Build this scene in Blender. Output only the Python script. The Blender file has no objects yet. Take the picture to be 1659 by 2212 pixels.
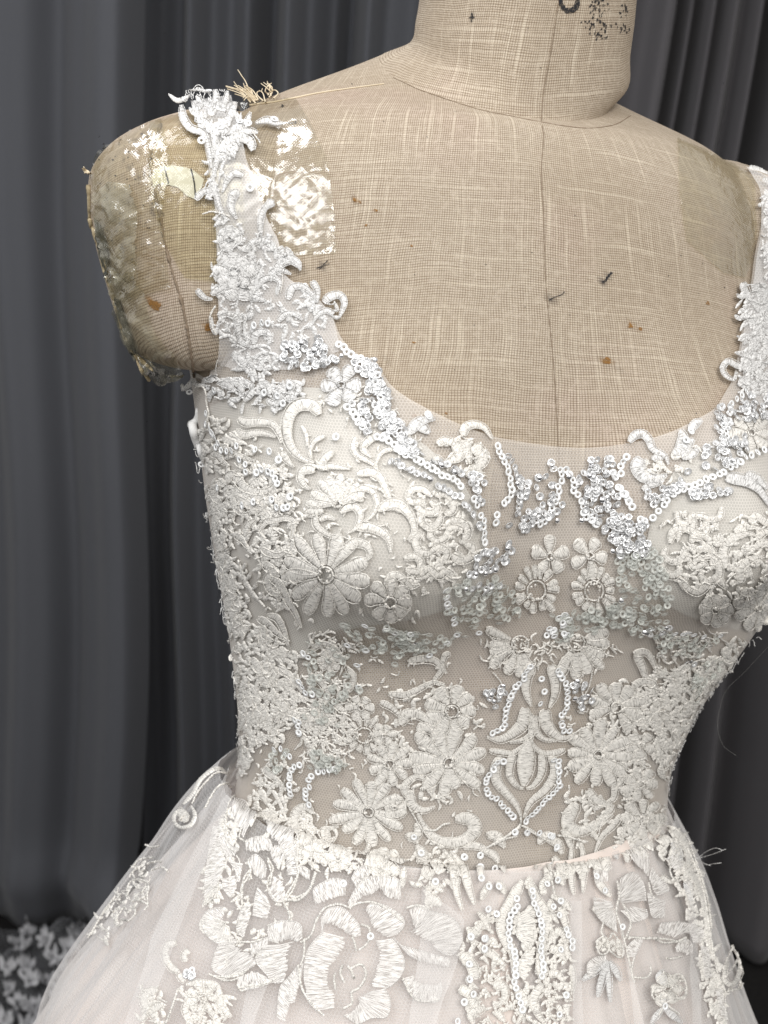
import bpy, math, random
import numpy as np
from mathutils import Vector, Matrix
from mathutils.bvhtree import BVHTree
from mathutils import geometry as mgeo
rng = np.random.default_rng(7)
random.seed(7)
S = bpy.context.scene
COL = S.collection
PI = math.pi
# ------------------------------------------------------------------ camera
F = 2300.0
PITCH, ROLL = math.radians(12.0), math.radians(3.0)
CAM = np.array([0.0, -0.588, 1.339])
cd = bpy.data.cameras.new('camera'); cam = bpy.data.objects.new('camera', cd); COL.objects.link(cam)
Rm = Matrix.Rotation(PI/2-PITCH, 4, 'X') @ Matrix.Rotation(ROLL, 4, 'Z')
cam.matrix_world = Matrix.Translation(Vector(CAM)) @ Rm
cd.sensor_fit = 'VERTICAL'; cd.sensor_height = 36; cd.sensor_width = 27
cd.lens = F/2212*36
cd.clip_start = 0.02; cd.clip_end = 50
cd.dof.use_dof = True; cd.dof.focus_distance = 0.50; cd.dof.aperture_fstop = 13
S.camera = cam
R3 = np.array(Rm.to_3x3())
def project(P):
    q = (np.asarray(P)-CAM) @ R3
    d = -q[..., 2]
    return np.stack([829.5+F*q[..., 0]/d, 1106-F*q[..., 1]/d], -1)
def ray(xy):
    xy = np.asarray(xy, float)
    v = np.stack([(xy[..., 0]-829.5)/F, (1106-xy[..., 1])/F, -np.ones(xy.shape[:-1])], -1)
    v = v @ R3.T
    return v/np.linalg.norm(v, axis=-1, keepdims=True)
# ------------------------------------------------------------------ world + lamps
W = bpy.data.worlds.new('World'); S.world = W; W.use_nodes = True
W.node_tree.nodes['Background'].inputs[0].default_value = (1.0, 0.985, 0.96, 1)
W.node_tree.nodes['Background'].inputs[1].default_value = 0.60
S.view_settings.view_transform = 'Standard'; S.view_settings.look = 'None'
S.view_settings.exposure = 0.0; S.view_settings.gamma = 1
def area(name, loc, target, size, power, col, size_y=None):
    l = bpy.data.lights.new(name, 'AREA'); l.energy = power; l.color = col
    l.shape = 'RECTANGLE'; l.size = size; l.size_y = size_y or size
    o = bpy.data.objects.new(name, l); COL.objects.link(o); o.location = loc
    o.rotation_euler = (Vector(target)-Vector(loc)).to_track_quat('-Z', 'Y').to_euler()
    return o
area('ceiling_panel_light', (0.45, -1.75, 2.35), (0, 0, 1.15), 0.80, 24, (1.0, .97, .92), .80)
area('ceiling_panel_light', (-0.75, -0.15, 2.75), (-0.05, 0.1, 1.2), 0.6, 9, (.97, .98, 1.0), .6)
area('tape_glare_light', (-0.62, -1.05, 2.05), (-.046, -.098, 1.375), 0.55, 7, (.98, .99, 1.0), .50)  # added lamp, placed so the shoulder tape mirrors it as glare
# ------------------------------------------------------------------ node helpers
def mat(name):
    m = bpy.data.materials.new(name); m.use_nodes = True
    nt = m.node_tree; b = nt.nodes['Principled BSDF']
    return m, nt, b
class N:
    def __init__(s, nt): s.nt = nt
    def new(s, t, **kw):
        n = s.nt.nodes.new(t)
        for k, v in kw.items(): setattr(n, k, v)
        return n
    def put(s, sock, v):
        if isinstance(v, (int, float)): sock.default_value = v
        elif isinstance(v, (tuple, list)): sock.default_value = v if len(v) != 3 or sock.type == 'VECTOR' else (*v, 1)
        else: s.nt.links.new(v, sock)
    def m(s, op, a, b=0.0, c=None, clamp=False):
        n = s.new('ShaderNodeMath', operation=op); n.use_clamp = clamp
        s.put(n.inputs[0], a); s.put(n.inputs[1], b)
        if c is not None: s.put(n.inputs[2], c)
        return n.outputs[0]
    def ramp(s, v, lo, hi, a=0.0, b=1.0):
        n = s.new('ShaderNodeMapRange', interpolation_type='SMOOTHSTEP')
        s.put(n.inputs[0], v); s.put(n.inputs[1], lo); s.put(n.inputs[2], hi); s.put(n.inputs[3], a); s.put(n.inputs[4], b)
        return n.outputs[0]
    def mix(s, f, a, b):
        n = s.new('ShaderNodeMix', data_type='RGBA'); s.put(n.inputs[0], f); s.put(n.inputs[6], a); s.put(n.inputs[7], b)
        return n.outputs[2]
    def noise(s, vec, scale, detail=2, rough=.5, dist=0):
        n = s.new('ShaderNodeTexNoise'); s.put(n.inputs['Scale'], scale); s.put(n.inputs['Detail'], detail)
        s.put(n.inputs['Roughness'], rough); s.put(n.inputs['Distortion'], dist)
        if vec is not None: s.put(n.inputs['Vector'], vec)
        return n.outputs[0]
    def scale(s, vec, sc, loc=(0, 0, 0)):
        n = s.new('ShaderNodeMapping'); s.put(n.inputs[0], vec); n.inputs[3].default_value = sc; n.inputs[1].default_value = loc
        return n.outputs[0]
    def sep(s, v):
        n = s.new('ShaderNodeSeparateXYZ'); s.put(n.inputs[0], v); return n.outputs
    def comb(s, x, y, z=0.0):
        n = s.new('ShaderNodeCombineXYZ'); s.put(n.inputs[0], x); s.put(n.inputs[1], y); s.put(n.inputs[2], z); return n.outputs[0]
    def bump(s, h, strength, dist):
        n = s.new('ShaderNodeBump'); s.put(n.inputs['Strength'], strength); s.put(n.inputs['Distance'], dist); s.put(n.inputs['Height'], h)
        return n.outputs[0]
    def attr(s, name):
        return s.new('ShaderNodeAttribute', attribute_name=name).outputs
def make_linen():
    m, nt, b = mat('slub_linen'); k = N(nt)
    uv = k.new('ShaderNodeUVMap').outputs[0]
    x, y, _ = k.sep(uv)
    wob = k.noise(uv, 22, 2); wob2 = k.noise(k.scale(uv, (1, 1, 1), (3, 7, 0)), 22, 2)
    x = k.m('ADD', x, k.m('MULTIPLY', k.m('SUBTRACT', wob, .5), .006)); y = k.m('ADD', y, k.m('MULTIPLY', k.m('SUBTRACT', wob2, .5), .006))
    p = 0.00118
    sx = k.m('ABSOLUTE', k.m('SINE', k.m('MULTIPLY', x, PI/p))); sy = k.m('ABSOLUTE', k.m('SINE', k.m('MULTIPLY', y, PI/p)))
    # slubs: per-thread thickness that changes slowly along the thread
    sl_v = k.noise(k.comb(k.m('MULTIPLY', x, 1100.0), k.m('MULTIPLY', y, 17.0)), 1.0, 1)
    sl_h = k.noise(k.comb(k.m('MULTIPLY', x, 15.0), k.m('MULTIPLY', y, 1100.0), 5.0), 1.0, 1)
    big_v = k.ramp(sl_v, .585, .72); big_h = k.ramp(sl_h, .565, .70)
    cover_x = k.m('ADD', sx, k.m('MULTIPLY', big_v, .55)); cover_y = k.m('ADD', sy, k.m('MULTIPLY', big_h, .55))
    g = k.m('MULTIPLY', k.ramp(cover_x, .12, .75), k.ramp(cover_y, .12, .75))
    hole = k.m('MAXIMUM', g, k.m('MULTIPLY', k.m('MAXIMUM', k.ramp(cover_x, .5, 1.0), k.ramp(cover_y, .5, 1.0)), .45))
    pos = k.new('ShaderNodeTexCoord').outputs['Object']
    patch = k.ramp(k.noise(pos, 9, 3), .38, .66); pink = k.ramp(k.noise(k.scale(pos, (1, 1, 1), (4, 2, 9)), 13, 2), .5, .72)
    thr = k.mix(patch, (.535, .455, .365, 1), (.60, .52, .43, 1)); thr = k.mix(k.m('MULTIPLY', pink, .45), thr, (.60, .46, .41, 1))
    fine = k.noise(uv, 900, 2); thr = k.mix(k.ramp(fine, .35, .7, 0, .35), thr, (.38, .30, .19, 1))
    thr = k.mix(k.m('MULTIPLY', k.m('MAXIMUM', big_v, k.m('MULTIPLY', big_h, .75)), .50), thr, (.76, .68, .55, 1))
    col = k.mix(k.m('MAXIMUM', hole, k.ramp(k.noise(uv, 260, 2), .35, .75, 0, .75)), (.24, .18, .125, 1), thr)
    st = k.attr('stain')
    col = k.mix(k.m('MULTIPLY', st[3], k.ramp(k.noise(uv, 500, 3), .25, .6, .45, 1)), col, st[0])
    nt.links.new(col, b.inputs['Base Color']); b.inputs['Roughness'].default_value = .85
    b.inputs['Specular IOR Level'].default_value = .2
    nt.links.new(k.bump(hole, .5, .0006), b.inputs['Normal'])
    return m
def make_curtain(tint=(.074, .077, .087)):
    m, nt, b = mat('grey_curtain_cloth'); k = N(nt)
    pos = k.new('ShaderNodeTexCoord').outputs['Object']
    n1 = k.noise(pos, 1.7, 3); n2 = k.noise(k.scale(pos, (900, 900, 300)), 1.0, 2)
    c = k.mix(n1, tint, tuple(v*1.35 for v in tint)); c = k.mix(k.m('MULTIPLY', n2, .35), c, tuple(v*1.9 for v in tint))
    nt.links.new(c, b.inputs['Base Color']); b.inputs['Roughness'].default_value = .8
    b.inputs['Sheen Weight'].default_value = .12; b.inputs['Specular IOR Level'].default_value = .2
    nt.links.new(k.bump(k.noise(k.scale(pos, (9, 9, 2)), 1.0, 2), .15, .02), b.inputs['Normal'])
    return m
def make_simple(name, col, rough=.6, spec=.4, nscale=None, col2=None, bump=0, sheen=0, bd=.0006):
    m, nt, b = mat(name); k = N(nt)
    b.inputs['Roughness'].default_value = rough; b.inputs['Specular IOR Level'].default_value = spec
    b.inputs['Sheen Weight'].default_value = sheen
    if nscale:
        pos = k.new('ShaderNodeTexCoord').outputs['Object']; n = k.noise(pos, nscale, 4)
        nt.links.new(k.mix(k.ramp(n, .3, .7), col, col2 or col), b.inputs['Base Color'])
        if bump: nt.links.new(k.bump(n, bump, bd), b.inputs['Normal'])
    else: b.inputs['Base Color'].default_value = (*col, 1)
    return m
def make_net(name, col, pitch, dens, haze, threadw=.5):
    """hexagonal net: hexagon cells from a voronoi lattice; holes let the cloth below show, haze = extra fine layers"""
    m, nt, b = mat(name); k = N(nt)
    uv = k.new('ShaderNodeUVMap').outputs[0]; x, y, _ = k.sep(uv)
    w = k.noise(uv, 30, 2)
    x = k.m('ADD', x, k.m('MULTIPLY', w, .004)); y = k.m('ADD', y, k.m('MULTIPLY', w, .003))
    def lat(ox, oy):
        fx = k.m('SUBTRACT', k.m('FRACT', k.m('ADD', k.m('DIVIDE', x, pitch), ox)), .5)
        fy = k.m('MULTIPLY', k.m('SUBTRACT', k.m('FRACT', k.m('ADD', k.m('DIVIDE', y, pitch*1.732), oy)), .5), 1.732)
        return k.m('SQRT', k.m('ADD', k.m('MULTIPLY', fx, fx), k.m('MULTIPLY', fy, fy)))
    d = k.m('MINIMUM', lat(0, 0), lat(.5, .5))
    thread = k.ramp(d, threadw-.16, threadw)
    cloud = k.ramp(k.noise(uv, 14, 3), .3, .7)
    a = k.m('ADD', k.m('MULTIPLY', thread, dens), k.m('ADD', haze*.75, k.m('MULTIPLY', cloud, haze*.5)), clamp=True)
    # a layer of net seen edge-on covers more
    lw = k.new('ShaderNodeLayerWeight'); lw.inputs[0].default_value = .5
    a = k.m('ADD', a, k.m('MULTIPLY', k.ramp(lw.outputs[1], .45, 1.0), .40), clamp=True)
    nt.links.new(a, b.inputs['Alpha']); b.inputs['Base Color'].default_value = (*col, 1)
    b.inputs['Roughness'].default_value = .6; b.inputs['Specular IOR Level'].default_value = .25
    return m
def make_thread(name, col, col2, gap=(.70, .68, .645), a0=.30, lo=.30):
    """glossy embroidery floss: UV u runs along the motif, so threads laid across it vary stitch by stitch"""
    m, nt, b = mat(name); k = N(nt)
    uv = k.new('ShaderNodeUVMap').outputs[0]; u, v, _ = k.sep(uv)
    pos = k.new('ShaderNodeTexCoord').outputs['Object']
    st = k.noise(k.comb(k.m('MULTIPLY', u, 1.0), k.m('MULTIPLY', v, .14)), 0.46, 3, .65)
    st2 = k.noise(k.comb(k.m('MULTIPLY', u, 1.0), k.m('MULTIPLY', v, .25), 9.0), .20, 2)
    n2 = k.noise(pos, 45, 2)
    c = k.mix(k.ramp(st, .36, .60), gap, col); c = k.mix(k.ramp(st2, .35, .7, 0, .5), c, col2)
    nt.links.new(c, b.inputs['Base Color'])
    nt.links.new(k.ramp(st2, .35, .65, .2, .5), b.inputs['Roughness']); b.inputs['Specular IOR Level'].default_value = .6
    b.inputs['Sheen Weight'].default_value = .15
    nt.links.new(k.ramp(st, lo, lo+.20, a0, 1.0), b.inputs['Alpha'])
    nt.links.new(k.bump(k.m('ADD', st, k.m('MULTIPLY', st2, .8)), .6, .0007), b.inputs['Normal'])
    return m
def make_tape(name, tint, gloss, wr=.5, milky=0.0):
    m, nt, b = mat(name); k = N(nt); nt.nodes.remove(b)
    pos = k.new('ShaderNodeTexCoord').outputs['Object']
    uv = k.new('ShaderNodeUVMap').outputs[0]
    n1 = k.noise(pos, 34, 3, .55, 1.6); n2 = k.noise(pos, 300, 2); x, y, _ = k.sep(uv)
    wv = k.m('MULTIPLY', k.m('SINE', k.m('MULTIPLY', x, 2*PI/.0016)), k.m('SINE', k.m('MULTIPLY', y, 2*PI/.0016)))
    h = k.m('ADD', k.m('ADD', n1, k.m('MULTIPLY', n2, .05)), k.m('MULTIPLY', wv, .012))
    nrm = k.bump(h, wr, .004)
    tr = k.new('ShaderNodeBsdfTransparent'); tr.inputs[0].default_value = (*tint, 1)
    gl = k.new('ShaderNodeBsdfGlossy'); gl.inputs['Roughness'].default_value = .16; nt.links.new(nrm, gl.inputs['Normal'])
    df = k.new('ShaderNodeBsdfDiffuse'); df.inputs[0].default_value = (.52, .49, .38, 1)
    fr = k.new('ShaderNodeFresnel'); fr.inputs[0].default_value = 1.42
    mx0 = k.new('ShaderNodeMixShader'); nt.links.new(k.ramp(k.noise(pos, 45, 4, .6, 1.5), .42, .62, milky*.3, milky), mx0.inputs[0])
    nt.links.new(tr.outputs[0], mx0.inputs[1]); nt.links.new(df.outputs[0], mx0.inputs[2])
    mx = k.new('ShaderNodeMixShader'); nt.links.new(k.m('MINIMUM', k.m('MULTIPLY', fr.outputs[0], gloss), .24), mx.inputs[0])
    nt.links.new(mx0.outputs[0], mx.inputs[1]); nt.links.new(gl.outputs[0], mx.inputs[2])
    nt.links.new(mx.outputs[0], nt.nodes['Material Output'].inputs[0])
    return m
LINEN = make_linen(); CURT = make_curtain(); CURT2 = make_curtain((.070, .067, .072))
FLOOR = make_simple('black_carpet', (.010, .010, .010), .95, .1, 260, (.028, .026, .026), 1.0)
SEAM = make_simple('seam_thread', (.27, .21, .155), .9, .1)
THREAD = make_thread('ivory_embroidery_thread', (.97, .94, .89), (.87, .84, .79))
THREADW = make_thread('white_embroidery_thread', (.92, .915, .91), (.80, .795, .79), (.52, .51, .50))
THREAD_SK = make_thread('sheer_skirt_embroidery', (.95, .925, .90), (.84, .815, .79), (.64, .61, .58), .18, .345)
TULLE = make_net('ivory_tulle', (.83, .785, .74), .0015, .24, .33)
TULLE_S = make_net('soft_white_tulle', (.90, .885, .88), .0016, .16, .34)
LINING = make_simple('ivory_cup_satin', (.60, .60, .565), .6, .3, 60, (.64, .63, .59), .2)
BLUSH = make_simple('blush_lining', (.80, .70, .645), .6, .3, 30, (.82, .745, .70), .2)
TAPE = make_tape('clear_packing_tape', (.988, .978, .93), 4.2, .24)
TAPE_L = make_tape('thin_clear_tape', (.975, .96, .86), 1.5, .34)
TAPE_Y = make_tape('yellowed_clear_tape', (.965, .95, .87), 3.4, .45, .04)
TAPE_M = make_tape('milky_crumpled_tape', (.95, .93, .86), 2.6, .8, .42)
PAPER = make_simple('white_paper', (.66, .65, .61), .7, .2)
INK = make_simple('black_ink', (.015, .015, .018), .8, .2)
# ------------------------------------------------------------------ mesh helpers
def prop(o, label=None, cat=None, kind=None, group=None):
    for k_, v in (('label', label), ('category', cat), ('kind', kind), ('group', group)):
        if v: o[k_] = v
def mesh_obj(name, V, Fc, m, parent=None, smooth=True, uv=None):
    me = bpy.data.meshes.new(name)
    V = np.asarray(V, np.float32)
    if isinstance(Fc, np.ndarray) and Fc.ndim == 2:
        k_ = Fc.shape[1]; nf = len(Fc)
        me.vertices.add(len(V)); me.vertices.foreach_set('co', V.ravel())
        me.loops.add(nf*k_); me.loops.foreach_set('vertex_index', Fc.astype(np.int32).ravel())
        me.polygons.add(nf); me.polygons.foreach_set('loop_start', np.arange(0, nf*k_, k_, dtype=np.int32))
        me.update(calc_edges=True)
        if uv is not None:
            l = me.uv_layers.new(name='UVMap'); l.data.foreach_set('uv', np.asarray(uv, np.float32)[Fc.ravel()].ravel())
    else:
        me.from_pydata(V.tolist(), [], [list(map(int, f)) for f in Fc]); me.update()
    if smooth: me.polygons.foreach_set('use_smooth', np.ones(len(me.polygons), bool))
    me.materials.append(m)
    o = bpy.data.objects.new(name, me); COL.objects.link(o)
    if parent: o.parent = parent
    return o
def empty(name, loc=(0, 0, 0)):
    o = bpy.data.objects.new(name, None); o.location = loc; o.empty_display_size = .05; COL.objects.link(o); return o
def grid_faces(nr, nc, wrap=False):
    i = np.arange(nr-1)[:, None]; j = np.arange(nc if wrap else nc-1)[None, :]; j2 = (j+1) % nc
    return np.stack([i*nc+j, (i+1)*nc+j, (i+1)*nc+j2, i*nc+j2], -1).reshape(-1, 4)
def catmull(P, n):
    P = np.asarray(P, float); m_ = len(P)
    if m_ == 2: return P[0]+(P[1]-P[0])*np.linspace(0, 1, n)[:, None]
    Q = np.vstack([2*P[0]-P[1], P, 2*P[-1]-P[-2]])
    d = np.r_[0, np.cumsum(np.linalg.norm(np.diff(P, axis=0), axis=1))]
    t = np.linspace(0, d[-1], n); i = np.clip(np.searchsorted(d, t, 'right')-1, 0, m_-2)
    u = ((t-d[i])/np.maximum(d[i+1]-d[i], 1e-9))[:, None]
    a, b, c, e = Q[i], Q[i+1], Q[i+2], Q[i+3]
    return .5*(2*b+(c-a)*u+(2*a-5*b+4*c-e)*u*u+(3*b-a-3*c+e)*u**3)
# ------------------------------------------------------------------ the dress form
AX = np.array([0.045, 0.0]); YAW = math.radians(18)
cY, sY = math.cos(YAW), math.sin(YAW)
def to_world(x, y, z):
    return np.stack([AX[0]+x*cY-y*sY, AX[1]+x*sY+y*cY, z], -1)
def to_local(P):
    dx, dy = P[..., 0]-AX[0], P[..., 1]-AX[1]
    return np.stack([dx*cY+dy*sY, -dx*sY+dy*cY, P[..., 2]], -1)
TL = np.array([(907, -60), (907, 0), (889, 80), (872, 130), (855, 165), (500, 300), (350, 500), (395, 700), (430, 830), (432, 905), (440, 1000), (458, 1120), (482, 1250), (510, 1400), (528, 1550), (535, 1650), (532, 1700), (500, 1800), (470, 1900), (430, 2100), (400, 2300)], float)
TR = np.array([(1380, -60), (1377, 0), (1364, 100), (1357, 160), (1360, 240), (1640, 500), (1735, 700), (1750, 1000), (1735, 1150), (1695, 1270), (1645, 1350), (1572, 1420), (1518, 1475), (1482, 1532), (1453, 1600), (1434, 1639), (1418, 1694), (1416, 1740), (1440, 1850), (1470, 1950), (1510, 2100), (1540, 2300)], float)
def fit_ring(fn, TL=TL, TR=TR, it=8, right=True):
    """fn(aL,aR)->world ring; adjusts the half widths until the ring's outline meets the photographed outline"""
    aL = aR = .13
    for _ in range(it):
        q = project(fn(aL, aR)); i = q[:, 0].argmin(); j = q[:, 0].argmax()
        aL += (q[i, 0]-np.interp(q[i, 1], TL[:, 1], TL[:, 0]))/3950
        if right: aR += (np.interp(q[j, 1], TR[:, 1], TR[:, 0])-q[j, 0])/3600
        aL = min(max(aL, .03), .24); aR = min(max(aR, .03), .24)
    return aL, aR
NC = 384
TH = np.arange(NC)/NC*2*PI      # angle 0 = +x local; -pi/2 = front
def sect(aL, aR, bf, bb, z, tilt=0, n=2.15, cx=0, cy=0):
    c, s = np.cos(TH), np.sin(TH)
    ex = 2/n
    x = np.sign(c)*np.abs(c)**ex; y = np.sign(s)*np.abs(s)**ex
    x = np.where(x > 0, x*aR, x*aL); y = np.where(y > 0, y*bb, y*bf)
    return x+cx, y+cy, z+tilt*y/np.maximum(bf, 1e-6)
ROWS = [ # z, tilt, a (None = fit), front, back, n
 (1.4455, .026, .060, .061, .058, 2.0), (1.440, .022, .078, .064, .062, 2.0), (1.433, .016, .100, .067, .066, 2.05),
 (1.424, .010, .122, .071, .070, 2.1), (1.412, .006, .140, .076, .075, 2.2), (1.396, .002, .152, .082, .081, 2.3),
 (1.375, 0, .158, .088, .087, 2.35), (1.345, 0, .157, .095, .092, 2.35), (1.315, 0, 'f', .101, .095, 2.3),
 (1.285, 0, 'f', .105, .096, 2.25), (1.255, 0, 'f', .108, .095, 2.2), (1.22, 0, 'f', .106, .093, 2.15), (1.185, 0, 'f', .101, .090, 2.1),
 (1.15, 0, 'f', .097, .086, 2.1), (1.11, 0, 'f', .092, .083, 2.1), (1.07, 0, 'f', .091, .083, 2.1), (1.035, 0, 'f', .096, .088, 2.1),
 (1.0, 0, 'f', .104, .096, 2.1), (.95, 0, .155, .112, .108, 2.1), (.88, 0, .165, .115, .115, 2.1), (.80, 0, .160, .112, .11, 2.1), (.74, 0, .150, .108, .106, 2.1)]
def build_body():
    prm = []
    for r in ROWS:
        z, tl, a, bf, bb, n = r
        if a == 'f':
            aL, aR = fit_ring(lambda l, r_: to_world(*sect(l, r_, bf, bb, z, tl, n)))
        else: aL = aR = a
        prm.append((z, tl, aL, aR, bf, bb, n))
    prm = np.array(prm)
    for c in (2, 3): prm[8:18, c] = np.convolve(np.r_[prm[7, c], prm[8:18, c], prm[18, c]], [.2, .6, .2], 'valid')
    print('widths', np.round(prm[:, [0, 2, 3]], 3).tolist())
    # dense rows along the profile
    key = np.r_[0, np.cumsum(np.hypot(np.diff(prm[:, 0]), np.diff(prm[:, 2])))]
    nr = 260; t = np.linspace(0, key[-1], nr)
    D = np.stack([np.interp(t, key, prm[:, i]) for i in range(7)], 1)
    dense = catmull(np.c_[prm], nr) if False else D
    ker = np.exp(-np.linspace(-2, 2, 17)**2); ker /= ker.sum()
    for i in range(7):
        v = dense[:, i]; pad = np.r_[2*v[0]-v[8:0:-1], v, 2*v[-1]-v[-2:-10:-1]]; dense[:, i] = np.convolve(pad, ker, 'valid')
    P = np.zeros((nr, NC, 3))
    for i, (z, tl, aL, aR, bf, bb, n) in enumerate(dense):
        x, y, zz = sect(aL, aR, bf, bb, z, tl, n)
        P[i] = np.stack([x, y, zz], -1)
    # bust
    for sx in (-1, 1):
        dx = P[..., 0]-sx*.078; dz = P[..., 2]-1.222; fr = np.clip(-P[..., 1]/.05, 0, 1)
        up = np.where(dz > 0, .062, .040)
        g = np.exp(-(dx/.052)**2-(dz/up)**2)*fr
        P[..., 1] -= .040*g; P[..., 0] += sx*.012*g
    return to_world(P[..., 0], P[..., 1], P[..., 2]), dense
BODY, DENSE = build_body()
NR = BODY.shape[0]
def grid_normals(P, wrap=True):
    du = np.roll(P, -1, 1)-np.roll(P, 1, 1) if wrap else np.gradient(P, axis=1)
    dv = np.gradient(P, axis=0); n = np.cross(dv, du)
    return n/np.maximum(np.linalg.norm(n, axis=-1, keepdims=True), 1e-9)
BN = grid_normals(BODY)
if (BN[NR//2, NC*3//4]*(CAM-BODY[NR//2, NC*3//4])).sum() < 0: BN = -BN
def arc_uv(P):
    i0 = NC*3//4; Q = np.roll(P, -i0, 1)
    seg = np.linalg.norm(np.diff(np.concatenate([Q, Q[:, :1]], 1), axis=1), axis=2)
    cum = np.concatenate([np.zeros((len(P), 1)), np.cumsum(seg, 1)[:, :-1]], 1); tot = seg.sum(1, keepdims=True)
    cum = np.where(cum > tot/2, cum-tot, cum); u = np.roll(cum, i0, 1)
    f_ = P[:, NC*3//4-60:NC*3//4+60]; v = np.r_[0, np.cumsum(np.linalg.norm(np.diff(f_, axis=0), axis=2).mean(1))][:, None]+np.zeros((1, P.shape[1]))
    return np.stack([u, -v], -1)
def weave_uv(P):
    l = to_local(P); x, y, z = l[..., 0], l[..., 1], l[..., 2]
    return np.stack([x+np.tanh(x/.08)*(y+.09)*.8, z+.5*y+.04*x], -1)
BUV = arc_uv(BODY); BWV = weave_uv(BODY)
FORM = empty('dress_form', to_world(np.float64(0), np.float64(0), np.float64(0)))
def setp(o, p):   # parent that sits away from the origin: keep world coordinates
    o.parent = p; o.matrix_parent_inverse = Matrix.Translation(-Vector(p.location)); return o
prop(FORM, 'beige linen covered dress form with taped shoulders wearing the white wedding dress', 'dress form')
Fb = grid_faces(NR, NC, True)
def stain_attr(o, P, spots):
    """cloth stains and pen marks: a colour per point of the cloth (rgba, a = strength)"""
    q = project(P); c = np.zeros((len(P), 4), np.float32)
    for (sx, sy, rx, ry, ang, col, st) in spots:
        dx, dy = q[:, 0]-sx, q[:, 1]-sy; a = math.radians(ang)
        u = (dx*math.cos(a)+dy*math.sin(a))/rx; v = (-dx*math.sin(a)+dy*math.cos(a))/ry
        r = np.sqrt(u*u+v*v)+.25*np.sin(3*np.arctan2(v, u)+sx)
        w = np.clip((1.25-r)/.5, 0, 1)*st
        k = w > c[:, 3]; c[k, :3] = col; c[k, 3] = w[k]
    a = o.data.color_attributes.new('stain', 'FLOAT_COLOR', 'POINT'); a.data.foreach_set('color', c.ravel())
# ------------------------------------------------------------------ surface maps: where each sight line meets the cloth
MX = np.arange(-80, 1760, 5.0); MY = np.arange(-60, 2320, 5.0)
class SMap:
    def __init__(s, objs_VF):
        V = []; Fc = []; o = 0
        for v, f in objs_VF:
            V.append(v.reshape(-1, 3)); Fc.append(f+o); o += len(V[-1])
        V = np.concatenate(V); Fc = np.concatenate(Fc)
        s.b = BVHTree.FromPolygons(V.tolist(), Fc.tolist())
        gx, gy = np.meshgrid(MX, MY); D = ray(np.stack([gx, gy], -1))
        T = np.full(gx.shape, np.nan)
        c = Vector(CAM); rc = s.b.ray_cast
        for i in range(gx.shape[0]):
            for j in range(gx.shape[1]):
                h = rc(c, Vector(D[i, j]))
                if h[0] is not None: T[i, j] = h[3]
        ok = ~np.isnan(T); s.ok = ok
        rows = [i for i in range(len(T)) if ok[i].sum() > 3]
        for i in rows:
            x = np.where(ok[i])[0]; T[i] = np.interp(np.arange(T.shape[1]), x, T[i, x])
        for i in range(len(T)):
            if i not in rows:
                k = min(rows, key=lambda r: abs(r-i)); T[i] = T[k]
        s.T = T
        P = CAM+D*T[..., None]
        # smoothed normals
        n = np.cross(np.gradient(P, axis=0), np.gradient(P, axis=1))
        n /= np.linalg.norm(n, axis=-1, keepdims=True)+1e-12
        n *= np.sign((n*(CAM-P)).sum(-1, keepdims=True))
        for _ in range(2):
            n = (n+np.roll(n, 1, 0)+np.roll(n, -1, 0)+np.roll(n, 1, 1)+np.roll(n, -1, 1)); n /= np.linalg.norm(n, axis=-1, keepdims=True)+1e-12
        s.n = n
    def _bi(s, A, xy):
        fx = np.clip((xy[..., 0]-MX[0])/5, 0, len(MX)-1.001); fy = np.clip((xy[..., 1]-MY[0])/5, 0, len(MY)-1.001)
        i = fy.astype(int); j = fx.astype(int); u = fx-j; v = fy-i
        if A.ndim == 3: u = u[..., None]; v = v[..., None]
        return (A[i, j]*(1-u)+A[i, j+1]*u)*(1-v)+(A[i+1, j]*(1-u)+A[i+1, j+1]*u)*v
    def __call__(s, xy, off=0.0):
        """points on the surface under photo positions xy, raised by off metres along the surface normal"""
        xy = np.asarray(xy, float); P = CAM+ray(xy)*s._bi(s.T, xy)[..., None]; n = s._bi(s.n, xy)
        n /= np.linalg.norm(n, axis=-1, keepdims=True)+1e-12
        return P+n*np.asarray(off)[..., None] if np.ndim(off) else P+n*off
    def normal(s, xy):
        n = s._bi(s.n, np.asarray(xy, float)); return n/(np.linalg.norm(n, axis=-1, keepdims=True)+1e-12)
# ------------------------------------------------------------------ neck, shoulder caps
def ringstack(rows, nr=60):
    rows = np.array(rows, float); key = np.r_[0, np.cumsum(np.linalg.norm(np.diff(rows[:, [0, 2, 3]], axis=0), axis=1))]
    D = catmull(rows, nr)
    P = []
    for (z, tl, aL, aR, bf, bb, n, cx, cy) in D:
        x, y, zz = sect(max(aL, 1e-4), max(aR, 1e-4), max(bf, 1e-4), max(bb, 1e-4), z, tl, n, cx, cy); P.append(np.stack([x, y, zz], -1))
    P = np.array(P); return to_world(P[..., 0], P[..., 1], P[..., 2])
nrows = []
for i, (z, tl, bf) in enumerate([(1.4455, .026, .061), (1.455, .022, .059), (1.468, .018, .0575), (1.485, .014, .0565), (1.51, .01, .056), (1.55, .006, .056), (1.60, .0, .056)]):
    if i == 0: aL = aR = .060
    else: aL, aR = fit_ring(lambda l, r_: to_world(*sect(l, r_, bf, bf, z, tl, 2.0)))
    nrows.append((z, tl, aL, aR, bf, bf-.002, 2.0, 0, 0))
print('neck', np.round(np.array(nrows)[:, 2:4], 3).tolist())
NECK = ringstack(nrows, 60)
CAPL = np.array([(500, 214), (400, 240), (330, 262), (270, 292), (225, 322), (196, 370), (190, 430), (199, 500), (222, 590), (250, 680), (283, 770), (306, 812), (318, 824), (345, 832)], float)
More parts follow.
